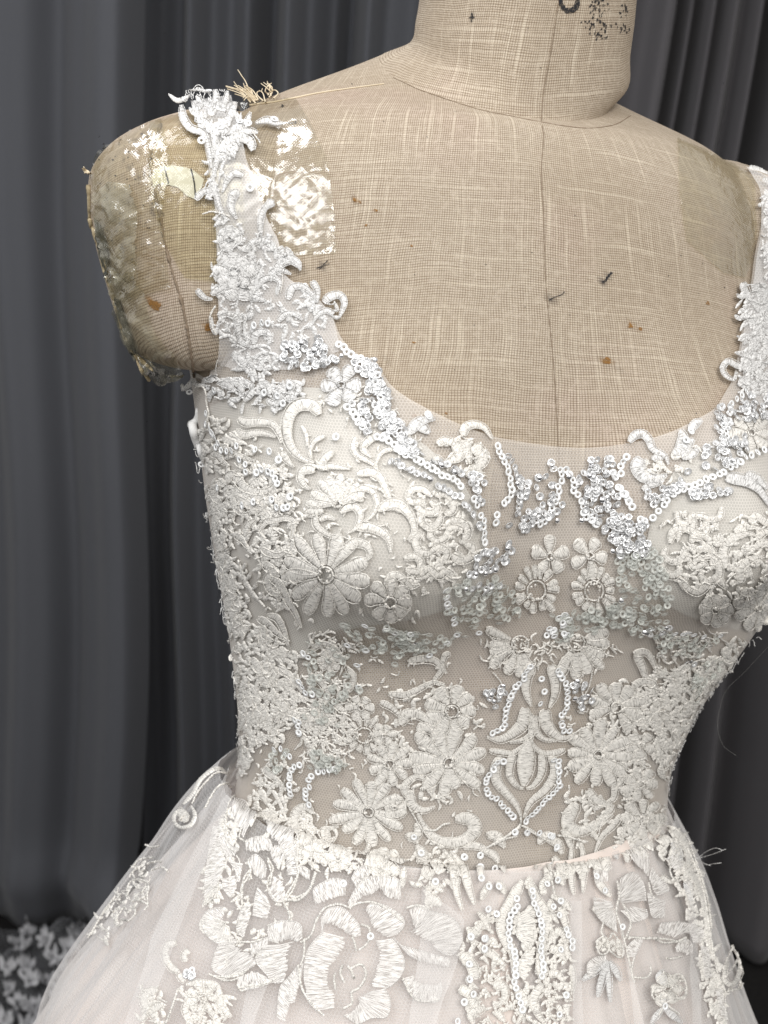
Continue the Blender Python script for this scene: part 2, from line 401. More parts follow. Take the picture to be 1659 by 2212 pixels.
def cap_rows(side):
    rows = []
    for (z, b, a0, cy) in [(1.4155, .020, .035, .000), (1.408, .040, .06, .0), (1.398, .050, .075, .0), (1.385, .056, .08, 0), (1.37, .059, .085, 0), (1.355, .060, .085, 0), (1.335, .060, .08, 0), (1.318, .058, .07, 0), (1.305, .052, .06, 0), (1.297, .044, .05, .0), (1.2935, .030, .035, 0), (1.2930, .008, .01, 0)]:
        cx = -.125
        if side < 0:
            ylo = 830
            aL, _ = fit_ring(lambda l, r_: to_world(*sect(l, .03, b, b, z, 0, 2.3, cx, cy)), TL=CAPL, right=False)
            if z > 1.40: aL = min(aL, a0+.02)
            if b < .05 and z < 1.3: aL = a0
            rows.append((z, 0, aL, .03, b, b, 2.3, cx, cy))
        else:
            rows.append((z, 0, .03, a0-.01, b, b, 2.3, -cx, cy))
    if side < 0: print('cap', np.round([r[2] for r in rows], 3).tolist())
    return rows
def blob(nm, rows, m, parent, nr=90):
    P = ringstack(rows, nr); return P
CAP1 = ringstack(cap_rows(-1), 110); CAP2 = ringstack(cap_rows(1), 60)
for P_, amp in ((CAP1, .0012),):
    pass
def closed(P):
    """faces of a stack of rings closed at both ends"""
    nr, nc = P.shape[:2]; f = grid_faces(nr, nc, True); return f
BODYMAP = SMap([(BODY, Fb)])
FORMMAP = SMap([(BODY, Fb), (NECK, closed(NECK)), (CAP1, closed(CAP1)), (CAP2, closed(CAP2))])
RUST = (.30, .15, .035); GREY = (.06, .055, .06); BLK = (.012, .012, .015); PINKS = (.50, .36, .30)
SPOTS = [(765, 432, 5, 4, 0, RUST, .9), (778, 437, 4, 4, 0, RUST, .8), (811, 455, 6, 4, 0, RUST, .85), (791, 487, 2.5, 6, 0, RUST, .35), (888, 531, 4, 3, 0, RUST, .8),
 (1361, 704, 7, 6, 0, RUST, .9), (1382, 710, 6, 4, 0, RUST, .6), (1310, 780, 8, 8, 0, RUST, .95), (1528, 655, 4, 4, 0, RUST, .8), (894, 740, 5, 3, 0, (.18, .11, .05), .8), (894, 898, 5, 4, 0, RUST, .9), (963, 893, 5, 4, 0, RUST, .6), (961, 859, 3, 4, 0, RUST, .5), (904, 762, 2, 2, 0, BLK, .8), (833, 780, 2.5, 2.5, 0, BLK, .8), (1023, 1018, 3, 3, 0, BLK, .1), (825, 742, 2, 2, 0, BLK, .7), (834, 780, 2, 2, 0, BLK, .7),
 (1318, 594, 4, 8, 35, BLK, .9), (1309, 604, 4, 7, 40, BLK, .95), (1301, 610, 5, 2, -25, GREY, .8), (694, 576, 12, 1.6, -25, BLK, .75), (705, 570, 7, 1.8, -40, BLK, .6), (1200, 640, 16, 1.6, -32, BLK, .75), (1217, 632, 5, 2.2, -20, BLK, .7), (1188, 647, 6, 1.6, -30, GREY, .7), (639, 266, 3, 2.5, 0, BLK, .9), (627, 267, 6, 1.2, 0, GREY, .6), (610, 229, 3, 3, 0, BLK, .7), (1430, 722, 2, 2, 0, BLK, .6),
 (335, 657, 14, 9, 45, RUST, .9), (322, 645, 7, 7, 0, RUST, .7), (452, 707, 9, 10, 40, RUST, .8), (438, 700, 4, 4, 0, RUST, .6),
 (1020, 37, 3, 9, 10, BLK, .9), (1022, 40, 6, 2, 10, BLK, .5)]
for i in range(26): SPOTS.append((rng.uniform(230, 420), rng.uniform(270, 480), rng.uniform(2, 9), rng.uniform(1.5, 5), rng.uniform(0, 180), (.10, .075, .06), rng.uniform(.3, .8)))
for i in range(30): SPOTS.append((rng.uniform(260, 1600), rng.uniform(60, 900), rng.uniform(.8, 1.8), rng.uniform(.8, 1.8), 0, BLK, rng.uniform(.3, .8)))
for i in range(0):   # worn print on the neck
    u = rng.normal(0, 1); SPOTS.append((rng.choice([1300, 1285, 1345])+rng.normal(0, 9), rng.uniform(-10, 92), rng.uniform(1.2, 4), rng.uniform(2, 7), rng.uniform(-20, 30), (.05, .055, .065) if rng.random() > .3 else (.20, .10, .09), rng.uniform(.45, .95)))
for i in range(0): SPOTS.append((1262+rng.uniform(-8, 22), 55+rng.uniform(-8, 10), 2.5, 2, 0, (.06, .06, .07), .7))
# the foot of a printed figure 0 on the neck
for a in []: SPOTS.append((1228+17*math.cos(a), 6+19*math.sin(a), 5.5, 5.5, 0, BLK, .97))
for yy in ():
    for sx in (1211, 1245): SPOTS.append((sx, yy, 5.5, 7, 0, BLK, .97))
o = setp(mesh_obj('torso', BODY.reshape(-1, 3), Fb, LINEN, uv=BWV.reshape(-1, 2)), FORM); stain_attr(o, BODY.reshape(-1, 3), SPOTS)
nu = arc_uv(NECK); nu[..., 0] += .11*nu[..., 1]+.004; nu[..., 1] += .10*nu[..., 0]
o = setp(mesh_obj('neck', NECK.reshape(-1, 3), closed(NECK), LINEN, uv=nu.reshape(-1, 2)), FORM); stain_attr(o, NECK.reshape(-1, 3), SPOTS)
for P_ in (CAP1, CAP2):
    o = setp(mesh_obj('shoulder_cap', P_.reshape(-1, 3), closed(P_), LINEN, uv=weave_uv(P_).reshape(-1, 2)), FORM); stain_attr(o, P_.reshape(-1, 3), SPOTS)
# neck top, stand
tv = np.vstack([NECK[-1], NECK[-1].mean(0)[None]+[[0, 0, .006]]]); tf = [(i, (i+1) % NC, NC) for i in range(NC)]
setp(mesh_obj('neck_cover', tv, np.array(tf), make_simple('dark_wood', (.06, .03, .015), .4)), FORM)
# ------------------------------------------------------------------ tubes and cords
def tube(P, r, ns=6, caps=True):
    """tube mesh along 3-D points; r scalar or per point"""
    P = np.asarray(P, float); n = len(P); r = np.broadcast_to(np.asarray(r, float), (n,))
    T = np.gradient(P, axis=0); T /= np.linalg.norm(T, axis=1, keepdims=True)+1e-12
    ref = np.array([.3, -.9, .2]); A = np.cross(T, ref); A /= np.linalg.norm(A, axis=1, keepdims=True)+1e-12; B = np.cross(T, A)
    a = np.arange(ns)/ns*2*PI
    V = P[:, None]+r[:, None, None]*(np.cos(a)[None, :, None]*A[:, None]+np.sin(a)[None, :, None]*B[:, None])
    return V.reshape(-1, 3), grid_faces(n, ns, True)
class Buf:
    def __init__(s): s.V = []; s.F = []; s.U = []; s.n = 0
    def add(s, V, Fc, U=None):
        V = np.asarray(V).reshape(-1, 3); s.V.append(V); s.F.append(np.asarray(Fc)+s.n); s.n += len(V)
        s.U.append(V[:, :2]*4300+V[:, 2:]*3000 if U is None else U)
    def obj(s, name, m, parent=None, smooth=True):
        if not s.V: return None
        return mesh_obj(name, np.concatenate(s.V), np.concatenate(s.F), m, parent, smooth, uv=np.concatenate(s.U))
def seam_line(pts, r=.00024, off=.0001, mp=None, n=120):
    mp = mp or FORMMAP; p = catmull(pts, n); return tube(mp(p, off), r*(1+.35*rng.standard_normal(n)).clip(.5, 1.7), 5)
b = Buf()
for pts in ([(1207, -40), (1207, 0), (1189, 115), (1174, 200), (1169, 262)], [(1171, 272), (1174, 300), (1169, 375), (1174, 475), (1178, 600), (1183, 660), (1190, 730), (1197, 812), (1205, 951), (1208, 1020)],
            [(850, 168), (880, 182), (914, 197), (1029, 235), (1100, 250), (1174, 265), (1230, 274), (1279, 277), (1329, 269), (1362, 250)]):
    b.add(*seam_line(pts))
setp(b.obj('seam', SEAM), FORM)
b = Buf(); b.add(*seam_line([(348, 268), (343, 284), (327, 330), (323, 360), (335, 420), (351, 490), (353, 510), (373, 589), (392, 650), (403, 702), (412, 760), (419, 815)], .0006)); setp(b.obj('seam', SEAM), FORM)
# ink on the cloth: flat marks lying on the weave
def make_ink():
    m, nt, b = mat('worn_ink'); k = N(nt); pos = k.new('ShaderNodeTexCoord').outputs['Object']
    b.inputs['Base Color'].default_value = (.012, .012, .016, 1); b.inputs['Roughness'].default_value = .8
    nt.links.new(k.ramp(k.noise(pos, 1100, 2), .34, .56, .25, .95), b.inputs['Alpha']); return m
WINK = make_ink()
def mark(buf, x, y, rx, ry, ang=0, off=.00035):
    a = np.arange(9)/9*2*PI; rr = 1+.35*rng.standard_normal(9).clip(-1, 1); ca, sa = math.cos(math.radians(ang)), math.sin(math.radians(ang))
    u, v = rx*rr*np.cos(a), ry*rr*np.sin(a); xy = np.stack([x+u*ca-v*sa, y+u*sa+v*ca], -1); xy = np.vstack([[x, y], xy])
    buf.add(FORMMAP(xy, off), np.array([(0, 1+i, 1+(i+1) % 9) for i in range(9)]))
def inkline(buf, pts, w, off=.0004, n=40):
    p = catmull(pts, n); T = np.gradient(p, axis=0); T /= np.linalg.norm(T, axis=1, keepdims=True); Nn = np.stack([-T[:, 1], T[:, 0]], 1)
    ww = w*(1+.25*rng.standard_normal(n).clip(-1, 1)); xy = np.stack([p-Nn*ww[:, None], p+Nn*ww[:, None]], 1)
    g = grid_faces(n, 2); buf.add(FORMMAP(xy, off).reshape(-1, 3), np.concatenate([g[:, [0, 1, 2]], g[:, [0, 2, 3]]]))
b = Buf(); inkline(b, [(1211, -40), (1210, 0), (1215, 16), (1228, 24), (1241, 18), (1247, 2), (1248, -40)], 5.5); setp(b.obj('printed_zero', WINK), FORM)
b = Buf()
for i in range(95):
    cx_ = rng.choice([1298, 1284, 1347]); mark(b, cx_+rng.normal(0, 9 if cx_ < 1340 else 6), rng.uniform(-20, 92)*(.8 if cx_ > 1340 else 1), rng.uniform(.8, 2.6), rng.uniform(1.5, 5), rng.uniform(-20, 30))
for i in range(14): mark(b, 1262+rng.uniform(-8, 22), 52+rng.uniform(-8, 10), 1.8, 1.5)
o = setp(b.obj('worn_print', WINK), FORM); o['kind'] = 'stuff'
for pts, w in (([(1301, 611), (1308, 606), (1311, 600), (1318, 592), (1321, 588)], 2.6), ([(683, 580), (694, 576), (703, 568), (708, 563)], 1.0), ([(690, 582), (700, 574), (712, 570)], .8), ([(1186, 648), (1198, 642), (1212, 637), (1219, 630)], 1.0), ([(1020, 28), (1021, 38), (1019, 48)], 1.6), ([(1014, 39), (1020, 37), (1027, 39)], 1.0), ([(622, 267), (634, 267)], .8)):
    b = Buf(); inkline(b, pts, w); setp(b.obj('pen_mark', WINK), FORM)
b = Buf()
for i in range(45): mark(b, rng.uniform(260, 1600), rng.uniform(60, 940), rng.uniform(.7, 1.6), rng.uniform(.7, 1.6))
for i in range(70): mark(b, rng.uniform(205, 330), rng.uniform(290, 560), rng.uniform(.8, 3), rng.uniform(.7, 1.8), rng.uniform(0, 180))
mark(b, 639, 266, 2.4, 2.2); mark(b, 610, 230, 2.6, 2.6)
o = setp(b.obj('dirt_specks', WINK), FORM); o['kind'] = 'stuff'
def make_rust():
    m, nt, b = mat('rust_stain'); k = N(nt); pos = k.new('ShaderNodeTexCoord').outputs['Object']
    b.inputs['Base Color'].default_value = (.30, .15, .04, 1); b.inputs['Roughness'].default_value = .9
    nt.links.new(k.ramp(k.noise(pos, 900, 2), .30, .62, .25, .85), b.inputs['Alpha']); return m
RUSTM = make_rust()
for (x_, y_, r1_, r2_) in ((765, 432, 4.5, 3.5), (778, 437, 3, 3), (811, 455, 5, 3.5), (888, 531, 3.5, 2.5), (1361, 704, 6.5, 5), (1382, 710, 5, 4), (1310, 780, 8, 8), (1528, 655, 3.5, 4), (894, 740, 4, 2.5), (894, 898, 4.5, 4), (963, 893, 4, 3), (335, 657, 14, 9), (452, 707, 8, 10), (791, 487, 2, 4)):
    b = Buf(); mark(b, x_, y_, r1_, r2_, 30, .0003); mark(b, x_+r1_*.5, y_+r2_*.4, r1_*.5, r2_*.5, 0, .00038); setp(b.obj('rust_stain', RUSTM), FORM)
# ------------------------------------------------------------------ tape, paper, frayed threads
def patch(name, poly, m, off, parent, mp=None, step=8, wr=.0003, uvs=1.0, thick=0, lumps=0.0):
    mp = mp or FORMMAP
    poly = np.asarray(poly, float)
    bd = []
    for i in range(len(poly)):
        a, b_ = poly[i], poly[(i+1) % len(poly)]; k_ = max(1, int(np.linalg.norm(b_-a)/step)); bd += [a+(b_-a)*t/k_ for t in range(k_)]
    bd = np.array(bd); n0 = len(bd)
    gx, gy = np.meshgrid(np.arange(poly[:, 0].min(), poly[:, 0].max(), step), np.arange(poly[:, 1].min(), poly[:, 1].max(), step))
    pts = np.stack([gx.ravel()+rng.uniform(-1, 1, gx.size), gy.ravel()+rng.uniform(-1, 1, gx.size)], -1)
    pts = pts[inside(pts, bd)]
    allp = np.vstack([bd, pts])
    r = mgeo.delaunay_2d_cdt([Vector(p) for p in allp], [(i, (i+1) % n0) for i in range(n0)], [], 1, 1e-4)
    q = np.array([tuple(v) for v in r[0]]); Fc = np.array([f for f in r[2] if len(f) == 3])
    P = mp(q, off+wr*np.abs(rng.standard_normal(len(q)))+lumps*np.sin(q[:, 0]*.11+1.5*np.sin(q[:, 1]*.05))*np.sin(q[:, 1]*.07+q[:, 0]*.03))
    nn = np.cross(P[Fc[:, 1]]-P[Fc[:, 0]], P[Fc[:, 2]]-P[Fc[:, 0]]); fl_ = ((CAM-P[Fc[:, 0]])*nn).sum(1) < 0; Fc[fl_] = Fc[fl_][:, ::-1]
    o = mesh_obj(name, P, Fc, m, uv=q/3950*uvs); setp(o, parent); return o
def inside(p, poly):
    x, y = p[:, 0], p[:, 1]; c = np.zeros(len(p), bool); j = len(poly)-1
    for i in range(len(poly)):
        xi, yi = poly[i]; xj, yj = poly[j]
        k_ = ((yi > y) != (yj > y)); c ^= k_ & (x < (xj-xi)*(y-yi)/(yj-yi+1e-12)+xi); j = i
    return c
patch('tape_strip', [(470, 232), (560, 215), (640, 216), (668, 262), (708, 345), (724, 475), (726, 548), (640, 552), (560, 560), (470, 550), (452, 400), (462, 300)], TAPE, .0007, FORM)
patch('tape_strip', [(325, 268), (420, 242), (500, 222), (520, 330), (530, 500), (500, 612), (400, 600), (355, 520), (322, 400)], TAPE_L, .0011, FORM)
patch('tape_strip', [(205, 345), (250, 312), (300, 282), (350, 262), (372, 350), (350, 480), (372, 620), (300, 640), (255, 660), (225, 560), (205, 450)], TAPE_Y, .0012, FORM, wr=.0007)
patch('tape_strip', [(214, 420), (240, 395), (285, 400), (303, 440), (302, 520), (300, 600), (262, 610), (236, 560), (215, 480)], TAPE_M, .0022, FORM, wr=.0009, lumps=.0012)
patch('tape_strip', [(243, 600), (290, 585), (325, 640), (330, 700), (380, 760), (402, 810), (345, 826), (305, 800), (270, 720)], TAPE_M, .0020, FORM, wr=.0008, lumps=.0010)
patch('tape_strip', [(1461, 300), (1520, 325), (1592, 362), (1628, 384), (1632, 500), (1622, 560), (1606, 600), (1560, 590), (1480, 520), (1465, 420)], TAPE_Y, .0008, FORM)
patch('paper_scrap', [(326, 388), (334, 368), (352, 360), (372, 358), (400, 362), (420, 370), (441, 388), (437, 402), (425, 432), (405, 424), (385, 405), (365, 400), (345, 398), (330, 404)], PAPER, .0004, FORM, wr=.0001)
b = Buf()
for pts in ([(356, 362), (361, 380), (365, 397)], [(413, 366), (420, 395), (423, 428)]): b.add(*tube(FORMMAP(catmull(pts, 20), .0008), .0003, 5))
setp(b.obj('pen_line', INK), FORM)
GREYF = make_simple('grey_worn_felt', (.10, .105, .09), .8, .2, 300, (.16, .15, .12), .5)
patch('arm_plate', [(252, 640), (262, 648), (276, 690), (292, 735), (297, 760), (290, 785), (278, 760), (262, 715), (255, 680)], GREYF, .0009, FORM, wr=.0004)
patch('arm_plate', [(208, 470), (224, 488), (238, 540), (240, 610), (232, 600), (216, 540)], GREYF, .0009, FORM, wr=.0004)
# rolled and torn edge of the cloth round the arm plate
b = Buf()
for pts in ([(192, 400), (197, 480), (205, 500), (228, 580), (250, 645), (262, 690), (283, 745), (300, 790), (322, 820)], [(231, 560), (243, 630), (258, 672), (272, 728), (298, 772), (330, 800)]):
    p = catmull(pts, 90); b.add(*tube(FORMMAP(p, .0004), .0009*(1+.25*np.convolve(rng.standard_normal(94), np.ones(5)/2.2, 'valid')).clip(.4, 1.8), 6))
setp(b.obj('torn_cloth_edge', make_simple('torn_linen_edge', (.50, .42, .28), .9, .1, 400, (.30, .24, .15), 1)), FORM)
b = Buf()
STRAW = make_simple('frayed_linen_thread', (.72, .62, .46), .8, .2)
def hair(buf, pts, r, off, mp=None, n=24, lift=None):
    p = catmull(pts, n); mp = mp or FORMMAP
    o_ = np.linspace(off, lift if lift is not None else off, n); buf.add(*tube(mp(p, o_), np.linspace(r, r*.5, n), 5))
for i in range(22):
    x0, y0 = 548+rng.normal(0, 5), 222+rng.normal(0, 3); a = rng.normal(2.6, .35)
    L = rng.uniform(18, 62)
    hair(b, [(x0, y0), (x0+L*.5*math.cos(a), y0-L*.45*math.sin(a)+rng.normal(0, 3)), (x0+L*math.cos(a+.2), y0-L*math.sin(a+.2)*.9)], .0004, .001, lift=.006)
for i in range(9):
    x0, y0 = 582+rng.normal(0, 6), 216+rng.normal(0, 4); hair(b, [(x0, y0), (x0+rng.normal(0, 6), y0-12), (x0+rng.normal(-4, 8), y0-rng.uniform(14, 30))], .0004, .001, lift=.003)
hair(b, [(540, 228), (590, 222), (640, 212), (700, 200), (830, 182)], .0005, .0003)
for i in range(7): hair(b, [(200, 375), (190, 371+rng.normal(0, 2)), (182-rng.uniform(0, 5), 366+rng.normal(0, 4))], .0005, .001)
o = setp(b.obj('frayed_threads', STRAW), FORM); o['kind'] = 'stuff'
# ------------------------------------------------------------------ curtains and floor
fl = mesh_obj('floor', [(-6, -4, 0), (6, -4, 0), (6, 8, 0), (-6, 8, 0)], np.array([[0, 1, 2, 3]]), FLOOR, smooth=False); fl['kind'] = 'structure'
wl = mesh_obj('wall', [(-6, 2.4, 0), (6, 2.4, 0), (6, 2.4, 3.6), (-6, 2.4, 3.6)], np.array([[0, 1, 2, 3]]), make_simple('dark_wall', (.03, .03, .033), .9), smooth=False); wl['kind'] = 'structure'
CY = 1.43
def px_to_cx(x, yref, Y=CY):
    d = ray(np.array([x, yref])); t = (Y-CAM[1])/d[1]; return CAM[0]+d[0]*t
def curtain(x_prof, yref, ybase, zb, name, m, label, seedp, sag=.0, shift=0.0):
    xs = np.array([px_to_cx(p[0], yref) for p in x_prof]); ds = np.array([p[1] for p in x_prof])
    nx = 420; u = np.linspace(xs[0], xs[-1], nx)
    # smooth interpolation through the fold crests and troughs
    i = np.clip(np.searchsorted(xs, u, 'right')-1, 0, len(xs)-2); t = (u-xs[i])/(xs[i+1]-xs[i]); t = t*t*(3-2*t)
    d = (ds[i]+(ds[i+1]-ds[i])*t)*1.55; kw = 31 if sag else 9; kk = np.hanning(kw+2)[1:-1]; kk /= kk.sum(); d = np.convolve(np.pad(d, kw//2, 'edge'), kk, 'valid')
    nz = 90; z = np.linspace(zb, 3.1, nz)
    X = np.tile(u, (nz, 1)); Z = np.tile(z[:, None], (1, nx)); Y = ybase-np.tile(d, (nz, 1))
    ph = seedp
    X += .018*np.sin(z[:, None]*2.1+ph)*(1-np.exp(-(3.1-z[:, None])))+.006*np.sin(z[:, None]*5+u[None]*4+ph)
    Y += .010*np.sin(u[None]*7+z[:, None]*1.0+ph)+.0012*np.sin(u[None]*23+z[:, None]*2+ph)
    low = np.exp(-(z[:, None]-zb)/.10); Y += low*.006*np.sin(u[None]*9+ph); Y += np.tile(d, (nz, 1))*low*.35*(1 if sag else -.2)
    Y -= sag*np.exp(-((z[:, None]-zb-.12)/.05)**2)*.05*(1+.5*np.sin(u[None]*12))
    X += shift*(3.1-z[:, None])
    P = np.stack([X, Y, Z], -1)
    Q = P+np.array([0, .004, 0]); V = np.concatenate([P.reshape(-1, 3), Q.reshape(-1, 3)]); f = grid_faces(nz, nx); n_ = nz*nx
    edge = np.concatenate([np.stack([np.arange(nx-1), np.arange(1, nx), np.arange(1, nx)+n_, np.arange(nx-1)+n_], -1)])
    o = mesh_obj(name, V, np.concatenate([f, f[:, ::-1]+n_, edge]), m)
    prop(o, label, 'curtain', group='grey curtains hanging behind the dress form')
    return o
L1 = [(-420, .05), (-300, .0), (-160, .07), (-40, .02), (20, .035), (80, .075), (130, .066), (185, .03), (230, .06), (300, .10), (332, .10), (346, .085), (352, .0)]
curtain(L1, 600, CY, .012, 'curtain', CURT, 'wide grey curtain panel on the left with soft broad folds, hem above the black floor', .3, sag=1.0, shift=-.012)
L2 = [(318, -.0), (350, -.02), (395, -.01), (430, .05), (465, .0), (500, -.02), (545, .01), (590, -.055), (640, .055), (680, .01), (730, -.03), (765, -.07), (810, .05), (850, .01), (900, .0), (960, .05), (1010, -.03), (1080, .03)]
curtain(L2, 500, CY+.07, .03, 'curtain', CURT, 'grey curtain panel seen between the taped shoulder and the neck, dark deep folds', 1.7, shift=-.012)
L3 = [(1020, -.02), (1090, .04), (1160, -.02), (1260, .04), (1340, -.03), (1400, .03), (1430, .055), (1452, .05), (1463, -.03), (1488, .045), (1506, -.03), (1532, .05), (1548, -.01), (1572, .05), (1600, .01), (1632, .05), (1650, -.07), (1670, -.06), (1700, .05), (1740, -.04), (1790, .04), (1850, -.04), (1950, .05), (2080, -.02), (2250, .03)]
curtain(L3, 300, CY+.02, .02, 'curtain', CURT2, 'warm grey curtain on the right in narrow tight pleats behind the bare shoulder', 2.9, shift=-.028)
# ------------------------------------------------------------------ the wedding dress: bodice shells and skirt layers
DRESS = empty('wedding_dress', (AX[0], AX[1], 1.0))
prop(DRESS, 'white lace wedding dress with sequins and tulle skirt worn by the linen dress form', 'wedding dress')
NECKL = [(530, 350), (548, 395), (565, 440), (595, 500), (607, 525), (617, 588), (640, 612), (668, 628), (693, 650), (722, 690), (738, 730), (769, 764), (809, 783), (829, 812), (845, 836), (878, 862), (922, 887), (960, 906), (995, 922), (1054, 943), (1100, 952), (1154, 960), (1210, 966), (1269, 968), (1339, 961), (1398, 950), (1452, 933), (1507, 905), (1539, 884), (1561, 848), (1575, 821), (1588, 761), (1599, 685), (1613, 617), (1618, 576), (1622, 549), (1632, 500), (1636, 450), (1632, 415), (1618, 390), (1604, 368)]
ARMH = [(410, 238), (420, 262), (435, 300), (442, 320), (455, 385), (465, 450), (467, 490), (470, 560), (472, 640), (475, 700), (475, 734), (471, 777), (455, 830), (437, 872), (425, 906)]
NECKS = catmull(NECKL, 200)
BODP = np.array([(402, 195)]+ARMH+[(380, 930), (250, 950), (250, 2100), (1900, 2100), (1900, 930), (1760, 880), (1742, 700), (1735, 420), (1700, 385), (1640, 330)]+NECKS[::-1].tolist()+[(520, 300), (505, 250), (490, 195)], float)
def nearest_on(poly, p):
    a = poly; b_ = np.roll(poly, -1, 0); d = b_-a; L = (d*d).sum(1)+1e-9
    t = np.clip((((p[:, None]-a[None])*d[None]).sum(2))/L, 0, 1); q = a[None]+d[None]*t[..., None]
    i = ((q-p[:, None])**2).sum(2).argmin(1); return q[np.arange(len(p)), i]
def shell(name, poly, off, m, parent, hidden_rule, rows=(0, NR), snapmax=45):
    P = BODY.reshape(-1, 3); n = BN.reshape(-1, 3); q = project(P)
    vis = ((CAM-P)*n).sum(1) > .02*0; vis &= (q[:, 0] > -80) & (q[:, 0] < 1900) & (q[:, 1] < 2330)
    L = to_local(P)
    ins = np.where(vis, inside(q, poly), hidden_rule(L))
    Ff = grid_faces(NR, NC, True); r = Ff[:, 0]//NC; Ff = Ff[(r >= rows[0]) & (r < rows[1])]
    k_ = ins[Ff]; keep = k_.any(1); Ff = Ff[keep]
    V = P+n*off
    used = np.unique(Ff); out = used[~ins[used] & vis[used]]
    if len(out):
        tgt = nearest_on(poly, q[out]); ok = np.linalg.norm(tgt-q[out], axis=1) < snapmax
        V[out[ok]] = BODYMAP(tgt[ok], off)
    re = -np.ones(len(P), int); re[used] = np.arange(len(used))
    return setp(mesh_obj(name, V[used], re[Ff], m, uv=BUV.reshape(-1, 2)[used]), parent)
zrow = BODY[:, 0, 2]
r0 = 0; r1 = int(np.searchsorted(-zrow, -1.015))
hid = lambda L: (L[:, 2] < 1.315) | ((np.abs(np.abs(L[:, 0])-.118) < .018) & (L[:, 2] > 1.30) & (L[:, 1] > .04))
shell('bodice_tulle', BODP, .0022, TULLE, DRESS, hid, (r0, r1))
CUPL = [(425, 905), (470, 872), (540, 850), (640, 838), (760, 850), (850, 915), (930, 975), (1000, 1050), (1035, 1130), (1050, 1220), (1010, 1290), (900, 1330), (780, 1350), (690, 1370), (640, 1440), (560, 1500), (430, 1500), (300, 1300), (300, 905)]
CUPR = [(1800, 900), (1620, 905), (1560, 940), (1480, 990), (1430, 1060), (1400, 1150), (1400, 1240), (1440, 1300), (1520, 1340), (1600, 1360), (1760, 1400), (1850, 1300), (1850, 900)]
for cp in (CUPL, CUPR):
    shell('cup_lining', catmull(cp+[cp[0]], 160)[:-1], .0012, LINING, DRESS, lambda L: np.zeros(len(L), bool), (r0, r1))
# soft tulle wrap of each strap, a second lighter layer lying over the shoulder
ST_L = np.array([(412, 226)]+ARMH[1:12]+[(520, 800), (640, 800), (740, 760)]+NECKS[:44][::-1].tolist()+[(520, 300), (508, 250), (500, 218)], float)
patch('strap', ST_L, TULLE_S, .0031, DRESS, wr=.00005, step=7)
shell('strap', np.array([(5000, 5000), (5001, 5000), (5001, 5001)], float), .0036, TULLE_S, DRESS, lambda L: (np.abs(L[:, 0]+.118) < .022) & (L[:, 2] > 1.30) & (L[:, 1] > .04), (r0, r1))
ST_R = np.array([(1640, 330)]+NECKS[::-1].tolist()[0:44]+[(1600, 880), (1760, 880), (1742, 700), (1735, 420), (1700, 385)], float)
ST_R = np.array([(1606, 372), (1640, 383)]+ST_R[1:-1].tolist()+[(1700, 400)], float) if False else np.array([(1606, 372)]+NECKS[::-1].tolist()[2:44]+[(1600, 880), (1745, 880), (1742, 700), (1728, 440), (1690, 412), (1650, 390)], float)
patch('strap', ST_R, TULLE_S, .0033, DRESS, wr=.00005, step=7)
shell('strap', np.array([(5000, 5000), (5001, 5000), (5001, 5001)], float), .0036, TULLE_S, DRESS, lambda L: (np.abs(L[:, 0]-.118) < .022) & (L[:, 2] > 1.30) & (L[:, 1] > .04), (r0, r1))
# ---- skirt
SLo = np.array([(524, 1640), (522, 1655), (480, 1662), (440, 1690), (410, 1735), (380, 1768), (330, 1832), (290, 1900), (240, 1970), (200, 2022), (150, 2110), (90, 2212), (10, 2340), (-60, 2440)], float)
SLo[6:, 0] += 16
SRo = np.array([(1425, 1690), (1430, 1730), (1453, 1752), (1481, 1807), (1507, 1860), (1532, 1910), (1552, 1975), (1568, 2030), (1594, 2120), (1622, 2212), (1670, 2340), (1700, 2440)], float)
SLi = np.array([(524, 1650), (520, 1740), (480, 1800), (420, 1880), (340, 1975), (260, 2070), (150, 2212), (50, 2330)], float)
SRi = np.array([(1425, 1700), (1432, 1760), (1460, 1850), (1480, 1930), (1508, 2030), (1535, 2130), (1560, 2212), (1600, 2330)], float)
def skirt_layer(name, zs, TLs, TRs, bf0, m, foldn, amp, seedp, kx=-.10, frontgrow=.55, parent=None):
    prm = []
    pa = None
    for i, z in enumerate(zs):
        g = (zs[0]-z)
        bf = bf0+frontgrow*(1-math.exp(-g/.25))*.32; bb = .092+.55*(1-math.exp(-g/.3))*.5
        kt = kx*math.exp(-g/.07)
        def fn(l, r_):
            x, y, zz = sect(l, r_, bf, bb, z, 0, 2.05); return to_world(x, y, zz+kt*x)
        if z > .86:
            aL, aR = fit_ring(fn, TLs, TRs, 10); aL = min(aL, .34)
        else:
            aL = pa[0]+.55*(pz-z); aR = pa[1]+.42*(pz-z)
        pa = (aL, aR); pz = z
        prm.append((z, kt, aL, aR, bf, bb))
    prm = np.array(prm); 
    for c in (2, 3):
        v = prm[:, c]; prm[1:-1, c] = .25*v[:-2]+.5*v[1:-1]+.25*v[2:]
    print(name, np.round(prm[:12, [0, 2, 3]], 3).tolist())
    D = catmull(prm, 170)
    P = []
    for (z, kt, aL, aR, bf, bb) in D:
        x, y, zz = sect(aL, aR, bf, bb, z, 0, 2.05)
        g = max(zs[0]-z, 0); a = amp*(1-math.exp(-g/.10))+amp*.25
        w = sum(A*np.sin(f*TH+p_+.5*np.sin(2*TH+p_)) for f, p_, A in foldn)
        r = np.hypot(x, y); s_ = 1+(a*w-.4*a)/r
        P.append(np.stack([x*s_, y*s_, zz+kt*x], -1))
    P = np.array(P); return to_world(P[..., 0], P[..., 1], P[..., 2])
zs = [1.052, 1.045, 1.037, 1.028, 1.018, 1.005, .99, .97, .95, .93, .91, .89, .87, .8, .7, .55, .4, .2, .012]
